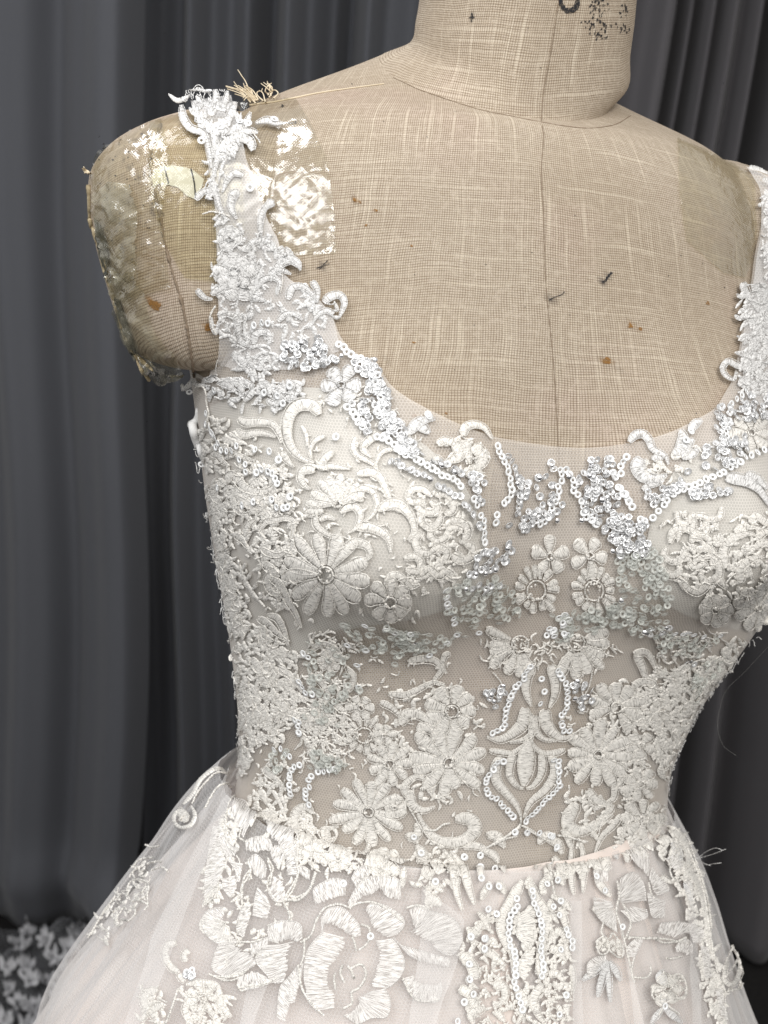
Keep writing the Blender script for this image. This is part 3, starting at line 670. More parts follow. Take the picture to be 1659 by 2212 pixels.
SK_IN = skirt_layer('lining', zs, SLi, SRi, .0988, BLUSH, [(23, .3, .5), (37, 1.2, .35), (11, 2.2, .5)], .0035, 0, kx=-.02)
SK_MID = skirt_layer('mid', zs, (SLo*[1, 1]*.45+SLi[np.clip(np.arange(len(SLo)), 0, len(SLi)-1)]*0+.55*np.stack([np.interp(SLo[:, 1], SLi[:, 1], SLi[:, 0]), SLo[:, 1]], -1)), .5*SRo+.5*np.stack([np.interp(SRo[:, 1], SRi[:, 1], SRi[:, 0]), SRo[:, 1]], -1), 1002e-4, TULLE, [(27, .9, .5), (63, .2, .35), (13, 1.1, .6)], .0045, 1, kx=-.06)
SK_OUT = skirt_layer('outer', zs, SLo, SRo, .1025, TULLE, [(31, .1, .30), (17, 2.0, .5), (71, .5, .2), (9, 1.0, .5)], .0042, 2)
fs = grid_faces(len(SK_IN), NC, True)
setp(mesh_obj('skirt_lining', SK_IN.reshape(-1, 3), fs, BLUSH), DRESS)
NET_IN = make_net('inner_skirt_net', (.84, .82, .81), .0017, .15, .28)
NET_OUT = make_net('outer_skirt_net', (.86, .85, .85), .0019, .16, .16)
setp(mesh_obj('skirt_net', SK_MID.reshape(-1, 3), fs, NET_IN, uv=arc_uv(SK_MID).reshape(-1, 2)), DRESS)
setp(mesh_obj('skirt_net', SK_OUT.reshape(-1, 3), fs, NET_OUT, uv=arc_uv(SK_OUT).reshape(-1, 2)), DRESS)
SKMAP = SMap([(SK_OUT, fs)])
BOD = lambda xy, off=0.0: BODYMAP(xy, np.asarray(off)+.0026)
SKO = lambda xy, off=0.0: SKMAP(xy, np.asarray(off)+.0006)
# ------------------------------------------------------------------ embroidery laid on the cloth
ALL = SMap([(BODY, Fb), (CAP1, closed(CAP1)), (CAP2, closed(CAP2)), (SK_OUT, fs)])
for _ in range(3):
    t_ = np.pad(ALL.T, 1, 'edge'); ALL.T = np.minimum(ALL.T+.002, (t_[1:-1, 1:-1]*2+t_[:-2, 1:-1]+t_[2:, 1:-1]+t_[1:-1, :-2]+t_[1:-1, 2:])/6)
def SF(xy, off=0.0): return ALL(xy, np.asarray(off)+.0034)
CR = dict(A=(329.2, 548.6, .3307), B=(822.9, 713.2, .3307), C=(1206.9, 548.6, .2725), D=(384.0, 1042.3, .3307), E=(822.9, 1206.9, .3968),
          G=(274.3, 1481.2, .3307), H=(0, 1645.8, .3307), I=(493.7, 1700.7, .3307), J=(987.5, 1645.8, .4048), K=(1206.9, 1097.2, .3224), L=(0, 0, .5), P=(0, 0, 1.0), Q=(630.9, 1865.3, .2315), R=(411.5, 1673.2, .2435), U=(1234.4, 1810.4, .2149))
def tr(c, pts):
    ox, oy, s = CR[c]; return np.asarray(pts, float)*s+[ox, oy]
def satin(pts, w, H=.0006, prof='scroll', pitch=5.0, edge=True, slant=.5, cols=7, base=0.0):
    """a padded satin-stitch band: ribs run across it, corded along both edges; pts and w in photo units"""
    pts = np.asarray(pts, float); p0 = catmull(pts, 40); L = np.linalg.norm(np.diff(p0, axis=0), axis=1).sum()
    n = int(max(8, min(120, L/(pitch/2)))); p = catmull(pts, n); t = np.linspace(0, 1, n)
    T = np.gradient(p, axis=0); T /= np.linalg.norm(T, axis=1, keepdims=True)+1e-9; Nn = np.stack([-T[:, 1], T[:, 0]], 1)
    if prof == 'scroll': wp = np.interp(t, [0, .06, .18, .45, .8, 1], [.35, .8, 1, .85, .5, .12])
    elif prof == 'leaf': wp = np.sin(PI*np.clip(t*.94+.03, 0, 1))**.7
    elif prof == 'petal': wp = np.interp(t, [0, .15, .45, .7, .88, 1], [.28, .5, .85, 1, .85, .35])
    elif prof == 'even': wp = np.interp(t, [0, .1, .9, 1], [.4, 1, 1, .4])
    elif prof == 'blob': wp = np.interp(t, [0, .08, .25, .75, .92, 1], [.45, .8, 1, 1, .8, .45])
    c = np.linspace(-1, 1, cols); H = H*.32
    rib = np.where(np.arange(n) % 2 == 0, 1.0, -1.0)
    jit = 1+.10*rng.standard_normal((n, 2)).clip(-1.5, 1.5)*(np.arange(n)[:, None] % 2 == 0)
    ww = (w*wp)[:, None]*np.abs(c)[None]**.9*np.sign(c)[None]
    ww[:, 0] *= jit[:, 0]; ww[:, -1] *= jit[:, 1]
    sh = slant*w*wp[:, None]*(1-c[None]**2)*.35
    xy = p[:, None]+Nn[:, None]*ww[..., None]+T[:, None]*sh[..., None]
    hp = np.sqrt(np.clip(1-(c*.97)**2, 0, 1))
    h = base+H*hp[None]*(.75+.25*wp[:, None])+.00013*rib[:, None]*(hp[None] > .3)*np.clip(w/5, .3, 1)+.00006*rng.standard_normal((n, cols))
    h[:, 0] = base-.0005; h[:, -1] = base-.0005
    P = SF(xy, h); V = [P.reshape(-1, 3)]; Fc = [grid_faces(n, cols)]; o_ = n*cols
    arc = np.r_[0, np.cumsum(np.linalg.norm(np.diff(p, axis=0), axis=1))]+rng.uniform(0, 900)
    U = [np.stack([np.repeat(arc[:, None], cols, 1)+sh*1.6, ww+rng.uniform(0, 500)], -1).reshape(-1, 2)]
    if edge and w > 5:
        for sgn in (-1, 1):
            q = p+Nn*(sgn*(w*wp+.6))[:, None]; r = .00019*(1+.30*np.where(np.arange(n) % 2 == 0, 1, -1)+.12*rng.standard_normal(n)).clip(.4, 1.6)
            v, f = tube(SF(q, base+.0003), r, 5); V.append(v); Fc.append(f+o_); o_ += len(v); U.append(np.stack([np.repeat(arc, 5), np.tile(np.arange(5)*1.0, n)], -1))
    return np.concatenate(V), np.concatenate(Fc), np.concatenate(U)
def cord(pts, r=1.6, base=.0003, pitch=3.2, jitter=.4):
    p0 = catmull(pts, 40); L = np.linalg.norm(np.diff(p0, axis=0), axis=1).sum(); n = int(max(5, min(160, L/(pitch/2))))
    p = catmull(pts, n)+rng.normal(0, jitter, (n, 2)); rr = r/4300*(1+.28*np.where(np.arange(n) % 2 == 0, 1, -1)+.1*rng.standard_normal(n)).clip(.4, 1.7)
    v, f = tube(SF(p, base), rr, 5); arc = np.linspace(0, L, n)+rng.uniform(0, 900); return v, f, np.stack([np.repeat(arc, 5), np.tile(np.arange(5)*1.0, n)], -1)
CNT = dict(lace_scroll=0, lace_leaf=0, lace_cord=0, lace_petal=0)
OVER = {k: Buf() for k in CNT}
def emit(name, V, Fc, U, m=None):
    m = m or THREAD
    if CNT[name] < 295:
        CNT[name] += 1; return setp(mesh_obj(name, V, Fc, m, uv=U), DRESS)
    OVER[name].add(V, Fc, U)
def scroll(c, pts, w, prof='scroll', m=None, **k):
    P = tr(c, pts); s = CR[c][2]; emit('lace_scroll', *satin(P, w*s, prof=prof, **k), m)
def leaf(c, pts, w, m=None, prof='leaf', **k):
    P = tr(c, pts); s = CR[c][2]; emit('lace_leaf', *satin(P, w*s, prof=prof, **k), m)
def line(c, pts, r=1.6, m=None):
    emit('lace_cord', *cord(tr(c, pts), r), m)
def flower(c, cx, cy, R, n, inner=.25, w=None, rot=0, a0=None, a1=None, sq=(1, 1, 0), m=None, knots=True, outline=True, name='lace_flower', jit=.08, H=.0009):
    """a flower: corded eye with knots (the mesh itself) and one satin petal per child"""
    ox, oy, s = CR[c]; X, Y, R = cx*s+ox, cy*s+oy, R*s; m = m or THREAD
    full = a0 is None
    angs = [rot+360*i/n for i in range(n)] if full else list(np.linspace(a0, a1, n))
    step = 360/n if full else abs(a1-a0)/max(n-1, 1)
    w = w*s if w else min(R*.6*math.sin(math.radians(step/2))*1.5, R*.36)
    sx, sy, sa = sq; ca, sa_ = math.cos(math.radians(sa)), math.sin(math.radians(sa))
    def q(px, py):
        u, v = px*ca+py*sa_, -px*sa_+py*ca; u *= sx; v *= sy; return (X+u*ca-v*sa_, Y+u*sa_+v*ca)
    b = Buf(); ri = R*inner
    b.add(*cord([q(ri*.8*math.cos(a), ri*.8*math.sin(a)) for a in np.linspace(0, 2*PI, 13)], 1.7))
    if knots:
        for i in range(max(4, int(ri/1.6))):
            a = rng.uniform(0, 2*PI); r_ = ri*rng.uniform(.45, 1.05); k_ = q(r_*math.cos(a), r_*math.sin(a))
            b.add(*cord([k_, (k_[0]+rng.normal(0, 1.6), k_[1]+rng.normal(0, 1.6)), (k_[0]+rng.normal(0, 2.2), k_[1]+rng.normal(0, 2.2))], 2.0, base=.0008))
    fl_ = setp(b.obj(name, m), DRESS)
    for a in angs:
        a = math.radians(a+rng.normal(0, 2)); R_ = R*(1+rng.normal(0, jit)); bend = rng.normal(0, .05)
        pts = [q(ri*math.cos(a), ri*math.sin(a)), q(.5*(ri+R_)*math.cos(a+bend), .5*(ri+R_)*math.sin(a+bend)), q(R_*math.cos(a), R_*math.sin(a))]
        V, Fc, U = satin(pts, w*(1+rng.normal(0, .08)), H=H, prof='petal', edge=outline)
        mesh_obj('petal', V, Fc, m, uv=U).parent = fl_
    return fl_
# ---- sequins
def sequin_mesh(name, R, r, cup, ns, m, facets=False):
    a = np.arange(ns)/ns*2*PI
    V = []; 
    for rad, z in ((r, -cup), (R*.72, -cup*.35), (R, 0), (R, .00018), (R*.72, -cup*.35+.00018), (r, -cup+.00018)):
        V += [(rad*math.cos(t), rad*math.sin(t), z) for t in a]
    f = np.concatenate([grid_faces(6, ns, True), np.stack([5*ns+np.arange(ns), np.arange(ns), (np.arange(ns)+1) % ns, 5*ns+(np.arange(ns)+1) % ns], -1)])
    o = mesh_obj(name, V, f, m, smooth=not facets); me = o.data; bpy.data.objects.remove(o); return me
def seq_mat(name, col, rough, metal, alpha=1.0, coat=.6):
    m, nt, b = mat(name); b.inputs['Base Color'].default_value = (*col, 1); b.inputs['Roughness'].default_value = rough
    b.inputs['Metallic'].default_value = metal; b.inputs['Alpha'].default_value = alpha; b.inputs['Coat Weight'].default_value = coat; b.inputs['Coat Roughness'].default_value = .08
    
    return m
ME_W = sequin_mesh('white_sequin', .00175, .00062, .0002, 16, seq_mat('white_sequin_plastic', (.93, .94, .95), .22, 0))
ME_S = sequin_mesh('silver_sequin', .0019, .00045, .00055, 8, seq_mat('silver_sequin_foil', (.93, .935, .945), .14, .42, .82), facets=True)
ME_C = sequin_mesh('clear_sequin', .0018, .0006, .0004, 12, seq_mat('clear_sequin_plastic', (.78, .80, .76), .15, .0, .42))
SEQ = dict(white=[ME_W, 'sequin', []], silver=[ME_S, 'silver_sequin', []], clear=[ME_C, 'clear_sequin', []])
def seq(kind, xy, tilt=.22, off=.0009):
    SEQ[kind][2].append((xy[0], xy[1], tilt, off))
def seqline(kind, c, pts, sp=11.5, tilt=.22, jit=1.2):
    P = tr(c, pts)
    if len(P) == 1: seq(kind, P[0], tilt, .0011); return
    L = np.linalg.norm(np.diff(catmull(P, 60), axis=0), axis=1).sum()
    for p in catmull(P, max(2, int(L/sp)+1)): seq(kind, p+rng.normal(0, jit, 2), tilt, .0009+rng.uniform(0, .0005))
def seqfill(kind, c, poly, n, tilt=.5):
    P = tr(c, poly); lo, hi = P.min(0), P.max(0); k_ = 0
    while k_ < n:
        p = rng.uniform(lo, hi)
        if inside(p[None], P)[0]: seq(kind, p, tilt, .0006+rng.uniform(0, .0012)); k_ += 1
def flush_sequins():
    for kind, (me, name, items) in SEQ.items():
        if not items: continue
        A = np.array([(a, b_) for a, b_, _, _ in items]); tl = np.array([t[2] for t in items]); of = np.array([t[3] for t in items])
        P = SF(A, of); nn = ALL.normal(A); nn = nn+rng.standard_normal(nn.shape)*tl[:, None]*.7; nn /= np.linalg.norm(nn, axis=1, keepdims=True)
        buf = Buf(); mv = np.array([v.co[:] for v in me.vertices]); mf = np.array([list(p.vertices) for p in me.polygons])
        order = rng.permutation(len(items))
        for q_, i in enumerate(order):
            R = Vector(nn[i]).to_track_quat('Z', 'Y').to_matrix() @ Matrix.Rotation(rng.uniform(0, 6), 3, 'Z')
            s_ = rng.uniform(.9, 1.08)
            if q_ < 295:
                o = bpy.data.objects.new(name, me); COL.objects.link(o); o.parent = DRESS
                o.matrix_parent_inverse = Matrix.Translation(-Vector(DRESS.location))
                o.matrix_basis = Matrix.Translation(Vector(P[i])) @ R.to_4x4() @ Matrix.Scale(s_, 4)
            else: buf.add(mv*s_ @ np.array(R).T+P[i], mf)
        if buf.V:
            o = buf.obj(name+'s', me.materials[0], None, smooth=(kind != 'silver')); setp(o, DRESS); o['kind'] = 'stuff'
        print(kind, len(items))
def onform(p):
    i = int(round((p[1]-MY[0])/5)); j = int(round((p[0]-MX[0])/5))
    return 0 <= i < len(MY) and 2 <= j < len(MX)-2 and bool(ALL.ok[i, j-2:j+3].all())
def band(pts, w, ctr=None, pitch=5.2, H=.00035):
    """one side of a big petal: long flat stitches lying side by side, corded on the outer edge, ragged on the inner"""
    pts = np.asarray(pts, float); L = np.linalg.norm(np.diff(catmull(pts, 40), axis=0), axis=1).sum(); ns_ = int(max(6, (L+w)/pitch)); n = 2*ns_+1
    p = catmull(pts, n); t = np.linspace(0, 1, n); T = np.gradient(p, axis=0); T /= np.linalg.norm(T, axis=1, keepdims=True)+1e-9; Nn = np.stack([-T[:, 1], T[:, 0]], 1)
    if ctr is not None and ((p.mean(0)-ctr)*Nn.mean(0)).sum() < 0: Nn = -Nn
    prof = np.sqrt(np.clip(1-np.abs(2*t-1)**2.6, .04, 1))*(1+.10*np.sin(t*9+rng.uniform(0, 6)))
    st = np.arange(n)//2; j_in = 1-.40*rng.random(ns_+2)[st]**1.7; j_out = 1+.05*rng.standard_normal(ns_+2)[st]
    cols = 7; c = np.linspace(-1, 1, cols)
    reach = np.where(c[None] < 0, j_in[:, None], j_out[:, None])*prof[:, None]*w*1.25
    sl = T[:, None]*(.35*w*c[None, :, None]*np.sin(t*4+1)[:, None, None])
    xy = p[:, None]+Nn[:, None]*(c[None]*reach)[..., None]+sl
    rib = np.where(np.arange(n) % 2 == 1, 1.0, -.75)[:, None]
    h = H+.00016*rib+.00005*rng.standard_normal((n, cols)); h[:, 0] -= .0003; h[:, -1] -= .0001
    P = SF(xy, h); V = [P.reshape(-1, 3)]; Fc = [grid_faces(n, cols)]
    r = .00040*(1+.3*np.where(np.arange(n) % 2 == 0, 1, -1)); v, f = tube(SF(xy[:, -1], .0003), r, 5); V.append(v); Fc.append(f+n*cols)
    arc = np.linspace(0, L, n)+rng.uniform(0, 900); U = [np.stack([np.repeat(arc[:, None], cols, 1), c[None]*reach], -1).reshape(-1, 2), np.stack([np.repeat(arc, 5), np.tile(np.arange(5)*1.0, n)], -1)]
    return np.concatenate(V), np.concatenate(Fc), np.concatenate(U)
def petal2(c, outer, inner, m=None, ctr=None):
    """a large petal worked in long flat stitches that run from its corded outer edge to a ragged inner edge"""
    A, B = tr(c, outer), tr(c, inner); LA = np.linalg.norm(np.diff(catmull(A, 40), axis=0), axis=1).sum(); ns_ = max(6, int(LA/3.4)); n = 2*ns_+1
    a, b_ = catmull(A, n), catmull(B, n); st = np.arange(n)//2; j_in = (.15*rng.random(ns_+2)**2)[st]; cols = 8
    c_ = np.linspace(0, 1, cols)[None, :, None]; b2 = b_+(a-b_)*j_in[:, None]
    xy = a[:, None]*(1-c_)+b2[:, None]*c_
    rib = np.where(np.arange(n) % 2 == 1, 1.0, -.75)[:, None]
    h = .00042+.00012*rib+.00004*rng.standard_normal((n, cols)); h[:, -1] -= .0004; h[:, 0] -= .0002
    V = [SF(xy, h).reshape(-1, 3)]; Fc = [grid_faces(n, cols)]; arc = np.linspace(0, LA, n)+rng.uniform(0, 900)
    U = [np.stack([np.repeat(arc[:, None], cols, 1), np.repeat(np.linspace(0, 30, cols)[None], n, 0)], -1).reshape(-1, 2)]
    r = .00034*(1+.3*np.where(np.arange(n) % 2 == 0, 1, -1)); v, f = tube(SF(a, .0003), r, 5); V.append(v); Fc.append(f+n*cols); U.append(np.stack([np.repeat(arc, 5), np.tile(np.arange(5)*1.0, n)], -1))
    emit('lace_petal', np.concatenate(V), np.concatenate(Fc), np.concatenate(U), THREAD_SK)
def fill(c, poly, n, flow=90, spread=35, L=(12, 26), w=(3.0, 5.6), name='fine_embroidery', m=None, cords=.1, base=0.0, gain=1.7):
    """close small stitches in between the larger motifs"""
    P = tr(c, poly); lo, hi = P.min(0), P.max(0); b = Buf(); k_ = 0; n = int(n*gain)
    while k_ < n:
        p = rng.uniform(lo, hi)
        if not inside(p[None], P)[0]: continue
        k_ += 1
        if not onform(p): continue
        a = math.radians(flow+rng.normal(0, spread)); l = rng.uniform(*L); bd = rng.normal(0, .5)
        pts = [p, p+l*.5*np.array([math.cos(a), math.sin(a)]), p+l*np.array([math.cos(a+bd), math.sin(a+bd)])]
        if rng.random() < cords: b.add(*cord(pts, rng.uniform(1.2, 1.9), base+.0002))
        else: b.add(*satin(pts, rng.uniform(*w), H=.0004, prof='leaf', cols=5, edge=False, base=base))
    o = b.obj(name, m or THREAD); setp(o, DRESS); o['kind'] = 'stuff'
W_ = THREADW
# ---- left strap
for c, pts, w in [
 ('L', [(790,490),(800,540),(830,580),(880,600),(905,660),(915,740)], 15), ('L', [(842,480),(862,540),(900,560),(925,620),(922,700)], 11),
 ('L', [(1090,670),(1075,630),(1030,615),(980,628),(948,670),(935,740)], 19), ('L', [(1010,680),(975,700),(955,750),(945,800)], 10),
 ('L', [(1050,770),(1010,760),(980,790),(960,840)], 13), ('L', [(1035,838),(1008,850),(998,900),(1020,950)], 19),
 ('L', [(850,870),(880,838),(920,828),(950,830)], 13), ('L', [(1200,885),(1160,895),(1130,930),(1120,980),(1130,1030)], 19),
 ('L', [(1060,1085),(1090,1050),(1140,1040),(1190,1060),(1210,1110)], 13), ('L', [(1210,1140),(1260,1120),(1300,1140),(1308,1175)], 15),
 ('L', [(1180,1190),(1220,1170),(1270,1190)], 13), ('L', [(935,560),(930,620),(940,690),(925,760),(915,820)], 12), ('L', [(905,780),(930,830),(950,900),(980,960)], 12),
 ('A', [(300,228),(350,280),(400,290)], 17), ('A', [(820,110),(870,70),(930,60),(985,105)], 26), ('A', [(690,240),(740,180),(800,160),(850,190),(840,260)], 20),
 ('A', [(640,290),(700,290),(765,312)], 26), ('A', [(700,200),(725,130),(760,60)], 15), ('A', [(905,305),(930,230),(990,220),(1050,260),(1090,310)], 22),
 ('A', [(1055,185),(1090,250),(1090,330)], 20), ('A', [(1130,330),(1170,290),(1230,280),(1262,330),(1232,425)], 26), ('A', [(960,370),(1010,345),(1060,370),(1080,430)], 15),
 ('A', [(845,445),(890,400),(950,400),(1000,440)], 18), ('A', [(1195,405),(1150,380),(1100,400),(1070,450)], 18), ('A', [(1085,340),(1080,420),(1050,480),(1000,500)], 10),
 ('A', [(390,400),(398,470),(420,500),(440,430),(480,400),(530,410)], 15), ('A', [(480,380),(540,400),(560,470),(580,540),(640,590),(690,610)], 20),
 ('A', [(685,410),(640,400),(610,430),(600,480)], 25), ('A', [(440,530),(500,515),(540,540),(580,590),(640,620)], 12), ('A', [(690,590),(700,530),(750,510),(790,530),(802,562)], 25),
 ('A', [(640,460),(628,510),(650,560)], 11), ('A', [(670,620),(720,600),(780,610),(802,642)], 15), ('A', [(700,690),(740,650),(800,650),(850,672)], 15),
 ('A', [(730,762),(750,700),(792,700)], 17), ('A', [(560,692),(600,640),(650,620)], 14)]:
    scroll(c, pts, w, m=W_, H=.0013 if c == 'L' else .0010)
for c, pts, w in [
 ('L', [(730,435),(770,452),(820,440)], 8), ('L', [(985,425),(970,470),(945,505)], 13), ('L', [(1018,460),(1000,510),(975,550)], 12), ('L', [(1080,520),(1060,560),(1020,590),(970,602)], 14),
 ('L', [(1100,560),(1150,548),(1190,558),(1232,560)], 11), ('L', [(1110,598),(1070,590),(1020,600)], 12), ('L', [(930,410),(935,450),(920,490)], 12), ('L', [(820,415),(860,405),(905,425)], 13), ('L', [(850,440),(880,470),(930,500)], 14),
 ('L', [(900,445),(950,480),(990,500)], 9), ('L', [(1040,520),(1030,560),(1000,590)], 10), ('A', [(390,262),(430,232),(482,208)], 24), ('A', [(590,650),(612,690),(645,735)], 26), ('A', [(650,640),(660,690),(690,740)], 16),
 ('A', [(190,880),(230,832),(290,812),(335,830)], 16), ('A', [(270,812),(340,850),(420,860)], 14), ('A', [(400,740),(405,790),(440,830)], 24), ('A', [(470,840),(520,850),(560,880)], 18), ('A', [(560,830),(600,860),(630,900)], 22),
 ('A', [(690,870),(680,910),(640,960)], 20), ('A', [(640,820),(660,850),(700,860)], 20), ('A', [(760,830),(790,870),(800,920)], 20), ('A', [(820,890),(850,930),(850,980)], 24), ('A', [(900,830),(930,860),(940,900)], 26), ('A', [(880,960),(920,940),(970,950)], 20),
 ('A', [(960,850),(980,890),(960,930)], 18), ('A', [(780,950),(810,980),(860,990)], 16)]:
    leaf(c, pts, w, m=W_, H=.0011)
flower('L', 990, 1035, 56, 8, m=W_, H=.0013); flower('L', 1010, 1170, 80, 8, m=W_, inner=.3, H=.0014); flower('A', 590, 180, 135, 8, m=W_, inner=.33, H=.0014)
flower('A', 1250, 870, 138, 6, inner=.2, m=W_, w=44); flower('A', 880, 20, 60, 6, m=W_)
line('L', [(880,930),(910,920),(950,925),(990,940)]); line('L', [(1090,600),(1120,640)]); line('A', [(420,330),(390,380),(385,430),(420,505)], 1.8); line('A', [(430,660),(420,700),(415,745)], 1.2)
line('A', [(870,120),(872,190),(860,260)], 1.0); line('A', [(320,870),(370,860),(395,900),(400,970),(415,1040),(400,1100)], 1.8)
for k_ in range(30):
    x0, y0 = rng.uniform(790, 980), rng.uniform(425, 480); a = rng.uniform(-2.7, -.6)
    line('L', [(x0, y0), (x0+9*math.cos(a), y0+9*math.sin(a)), (x0+17*math.cos(a+.4), y0+17*math.sin(a+.4))], .8, W_)
fill('L', [(800,440),(840,405),(930,410),(1000,450),(1060,540),(1050,640),(960,700),(890,620),(840,540)], 60, 60, 60, m=W_, base=.0006)
fill('L', [(900,640),(960,690),(950,900),(1000,960),(1180,1000),(1230,1150),(1200,1207),(950,1207),(940,980),(900,800)], 55, 90, 60, m=W_, base=.0002)
fill('A', [(430,0),(760,30),(870,120),(860,330),(1050,200),(1100,330),(1230,330),(1180,520),(1000,600),(860,600),(700,520),(560,640),(430,500),(400,330)], 110, 90, 70, m=W_)
fill('A', [(560,620),(860,640),(860,760),(600,800)], 26, 90, 60, m=W_)
fill('A', [(380,780),(640,800),(990,830),(1010,950),(900,1010),(700,1000),(500,930),(400,900)], 60, 100, 60, m=W_)
# ---- left bust
for c, pts, w in [
 ('A', [(1112,1065),(1080,1010),(1020,990),(960,1010),(920,1070),(908,1150),(920,1230),(960,1300),(1020,1350),(1085,1372)], 42),
 ('A', [(600,1070),(650,1100),(740,1100),(820,1120),(860,1180),(880,1240)], 30), ('A', [(588,1150),(640,1182),(720,1170),(790,1180),(842,1202)], 26), ('A', [(1000,1130),(1030,1190),(1040,1250),(1072,1292)], 13),
 ('A', [(1152,1198),(1090,1230),(1060,1290),(1070,1350)], 17), ('A', [(1205,1298),(1150,1350),(1130,1400),(1200,1400),(1312,1420)], 25), ('A', [(1340,1210),(1328,1280),(1350,1330),(1400,1360),(1460,1400),(1480,1450)], 19),
 ('A', [(1482,1200),(1430,1230),(1390,1290),(1440,1350)], 26), ('A', [(1582,1290),(1530,1300),(1490,1330),(1460,1410)], 16), ('A', [(1352,1450),(1430,1440),(1490,1470),(1530,1550),(1560,1640)], 27),
 ('A', [(1095,1420),(1020,1420),(1000,1470),(1030,1520),(1065,1542)], 28), ('A', [(425,1300),(470,1310),(500,1350),(545,1382)], 23), ('A', [(515,1485),(550,1440),(600,1470),(640,1520),(720,1550),(800,1540),(855,1480)], 28),
 ('A', [(480,1240),(560,1290),(650,1330),(705,1350)], 16), ('A', [(880,1300),(910,1350),(960,1400)], 21), ('A', [(600,1600),(650,1620),(705,1652)], 26), ('A', [(1030,1380),(1100,1400),(1180,1430)], 14),
 ('D', [(930,210),(940,280),(1000,330),(1060,350),(1095,300)], 19), ('D', [(1090,200),(1130,170),(1180,170),(1210,220),(1190,290),(1130,330)], 23), ('D', [(960,240),(1010,225),(1060,245)], 18), ('D', [(1000,290),(1040,270),(1080,280)], 14),
 ('D', [(1180,60),(1230,50),(1290,80),(1310,150),(1280,220),(1230,260)], 18), ('D', [(1230,30),(1330,60),(1370,110)], 14), ('D', [(1310,190),(1370,160),(1450,170),(1510,230),(1530,310),(1500,385)], 29), ('D', [(1190,300),(1250,290),(1330,320),(1380,370),(1390,445)], 29),
 ('D', [(1130,410),(1190,390),(1250,410),(1270,460),(1240,495)], 28), ('D', [(600,510),(655,560),(620,620),(650,690),(705,702)], 30), ('D', [(640,600),(700,640),(750,740),(800,830),(832,912)], 24),
 ('D', [(580,300),(620,250),(680,240),(740,230),(790,250),(790,330),(760,380)], 18), ('D', [(590,420),(640,450),(700,460),(762,430)], 18), ('D', [(610,330),(650,300),(700,300),(742,322)], 14), ('D', [(620,390),(680,380),(742,392)], 14),
 ('D', [(430,90),(480,130),(560,160),(622,150)], 22), ('D', [(480,330),(500,270),(550,230)], 20), ('D', [(420,330),(470,370),(490,410)], 20), ('D', [(260,60),(290,150),(330,220)], 14),
 ('D', [(650,230),(600,190),(560,210)], 16), ('D', [(560,860),(620,900),(680,960),(740,1000)], 24), ('D', [(620,840),(680,860),(720,940),(750,1040)], 22), ('D', [(590,910),(600,980),(660,1010)], 20),
 ('D', [(520,1130),(560,1200),(620,1260),(640,1320)], 26), ('D', [(690,1200),(760,1240),(790,1310)], 22), ('D', [(440,1420),(470,1500),(450,1580),(420,1630)], 22), ('D', [(560,1430),(600,1500),(560,1560)], 22), ('D', [(660,1420),(720,1440),(680,1520),(650,1570)], 24), ('D', [(740,1480),(800,1500),(830,1560)], 18)]:
    scroll(c, pts, w)
for k_, (x, y) in enumerate([(450,560),(480,620),(520,680),(560,740)]):
    for sg in (-1, 1): leaf('D', [(x, y), (x+sg*22-5, y-18), (x+sg*42-10, y-52)], 13)
leaf('D', [(430,490),(470,610),(530,710),(600,788)], 12); leaf('D', [(868,190),(930,188),(985,190)], 28); leaf('D', [(1100,150),(1130,110),(1190,80)], 22)
flower('D', 1070, 150, 185, 8, inner=.14, a0=-175, a1=-20, w=30); flower('D', 1000, 580, 268, 13, inner=.22, w=42, jit=.05, rot=8, H=.0010); flower('D', 1390, 740, 138, 8, inner=.3, w=38)
flower('G', 860, 130, 80, 6, sq=(.8, 1, 0)); flower('A', 720, 1620, 70, 6); flower('D', 620, 1240, 75, 7)
fill('A', [(420,1030),(600,1180),(700,1300),(960,1420),(900,1659),(430,1659),(330,1400),(310,1150)], 150, 70, 55)
fill('D', [(190,0),(800,0),(860,200),(790,430),(600,480),(420,380),(260,420)], 120, 80, 60)
fill('D', [(240,380),(330,420),(420,700),(520,850),(800,1100),(820,1400),(700,1659),(420,1659),(380,1200),(330,900),(280,650)], 330, 75, 45)
fill('D', [(200,100),(260,60),(420,600),(470,900),(430,1000),(330,800),(270,500)], 110, 80, 25)
fill('D', [(820,940),(1000,930),(1210,1010),(1080,1120),(1260,1280),(1060,1400),(1150,1540),(1000,1659),(800,1659),(880,1300)], 90, 60, 70, w=(1.8, 3.2))
fill('G', [(740,0),(980,0),(960,300),(840,400),(800,560),(730,560)], 90, 95, 30)
fill('G', [(1100,100),(1450,150),(1480,400),(1400,520),(1200,500),(1150,300)], 110, 60, 70, w=(1.8, 3.2))
fill('D', [(560,380),(800,380),(830,520),(760,760),(620,760),(590,600)], 60, 80, 60)
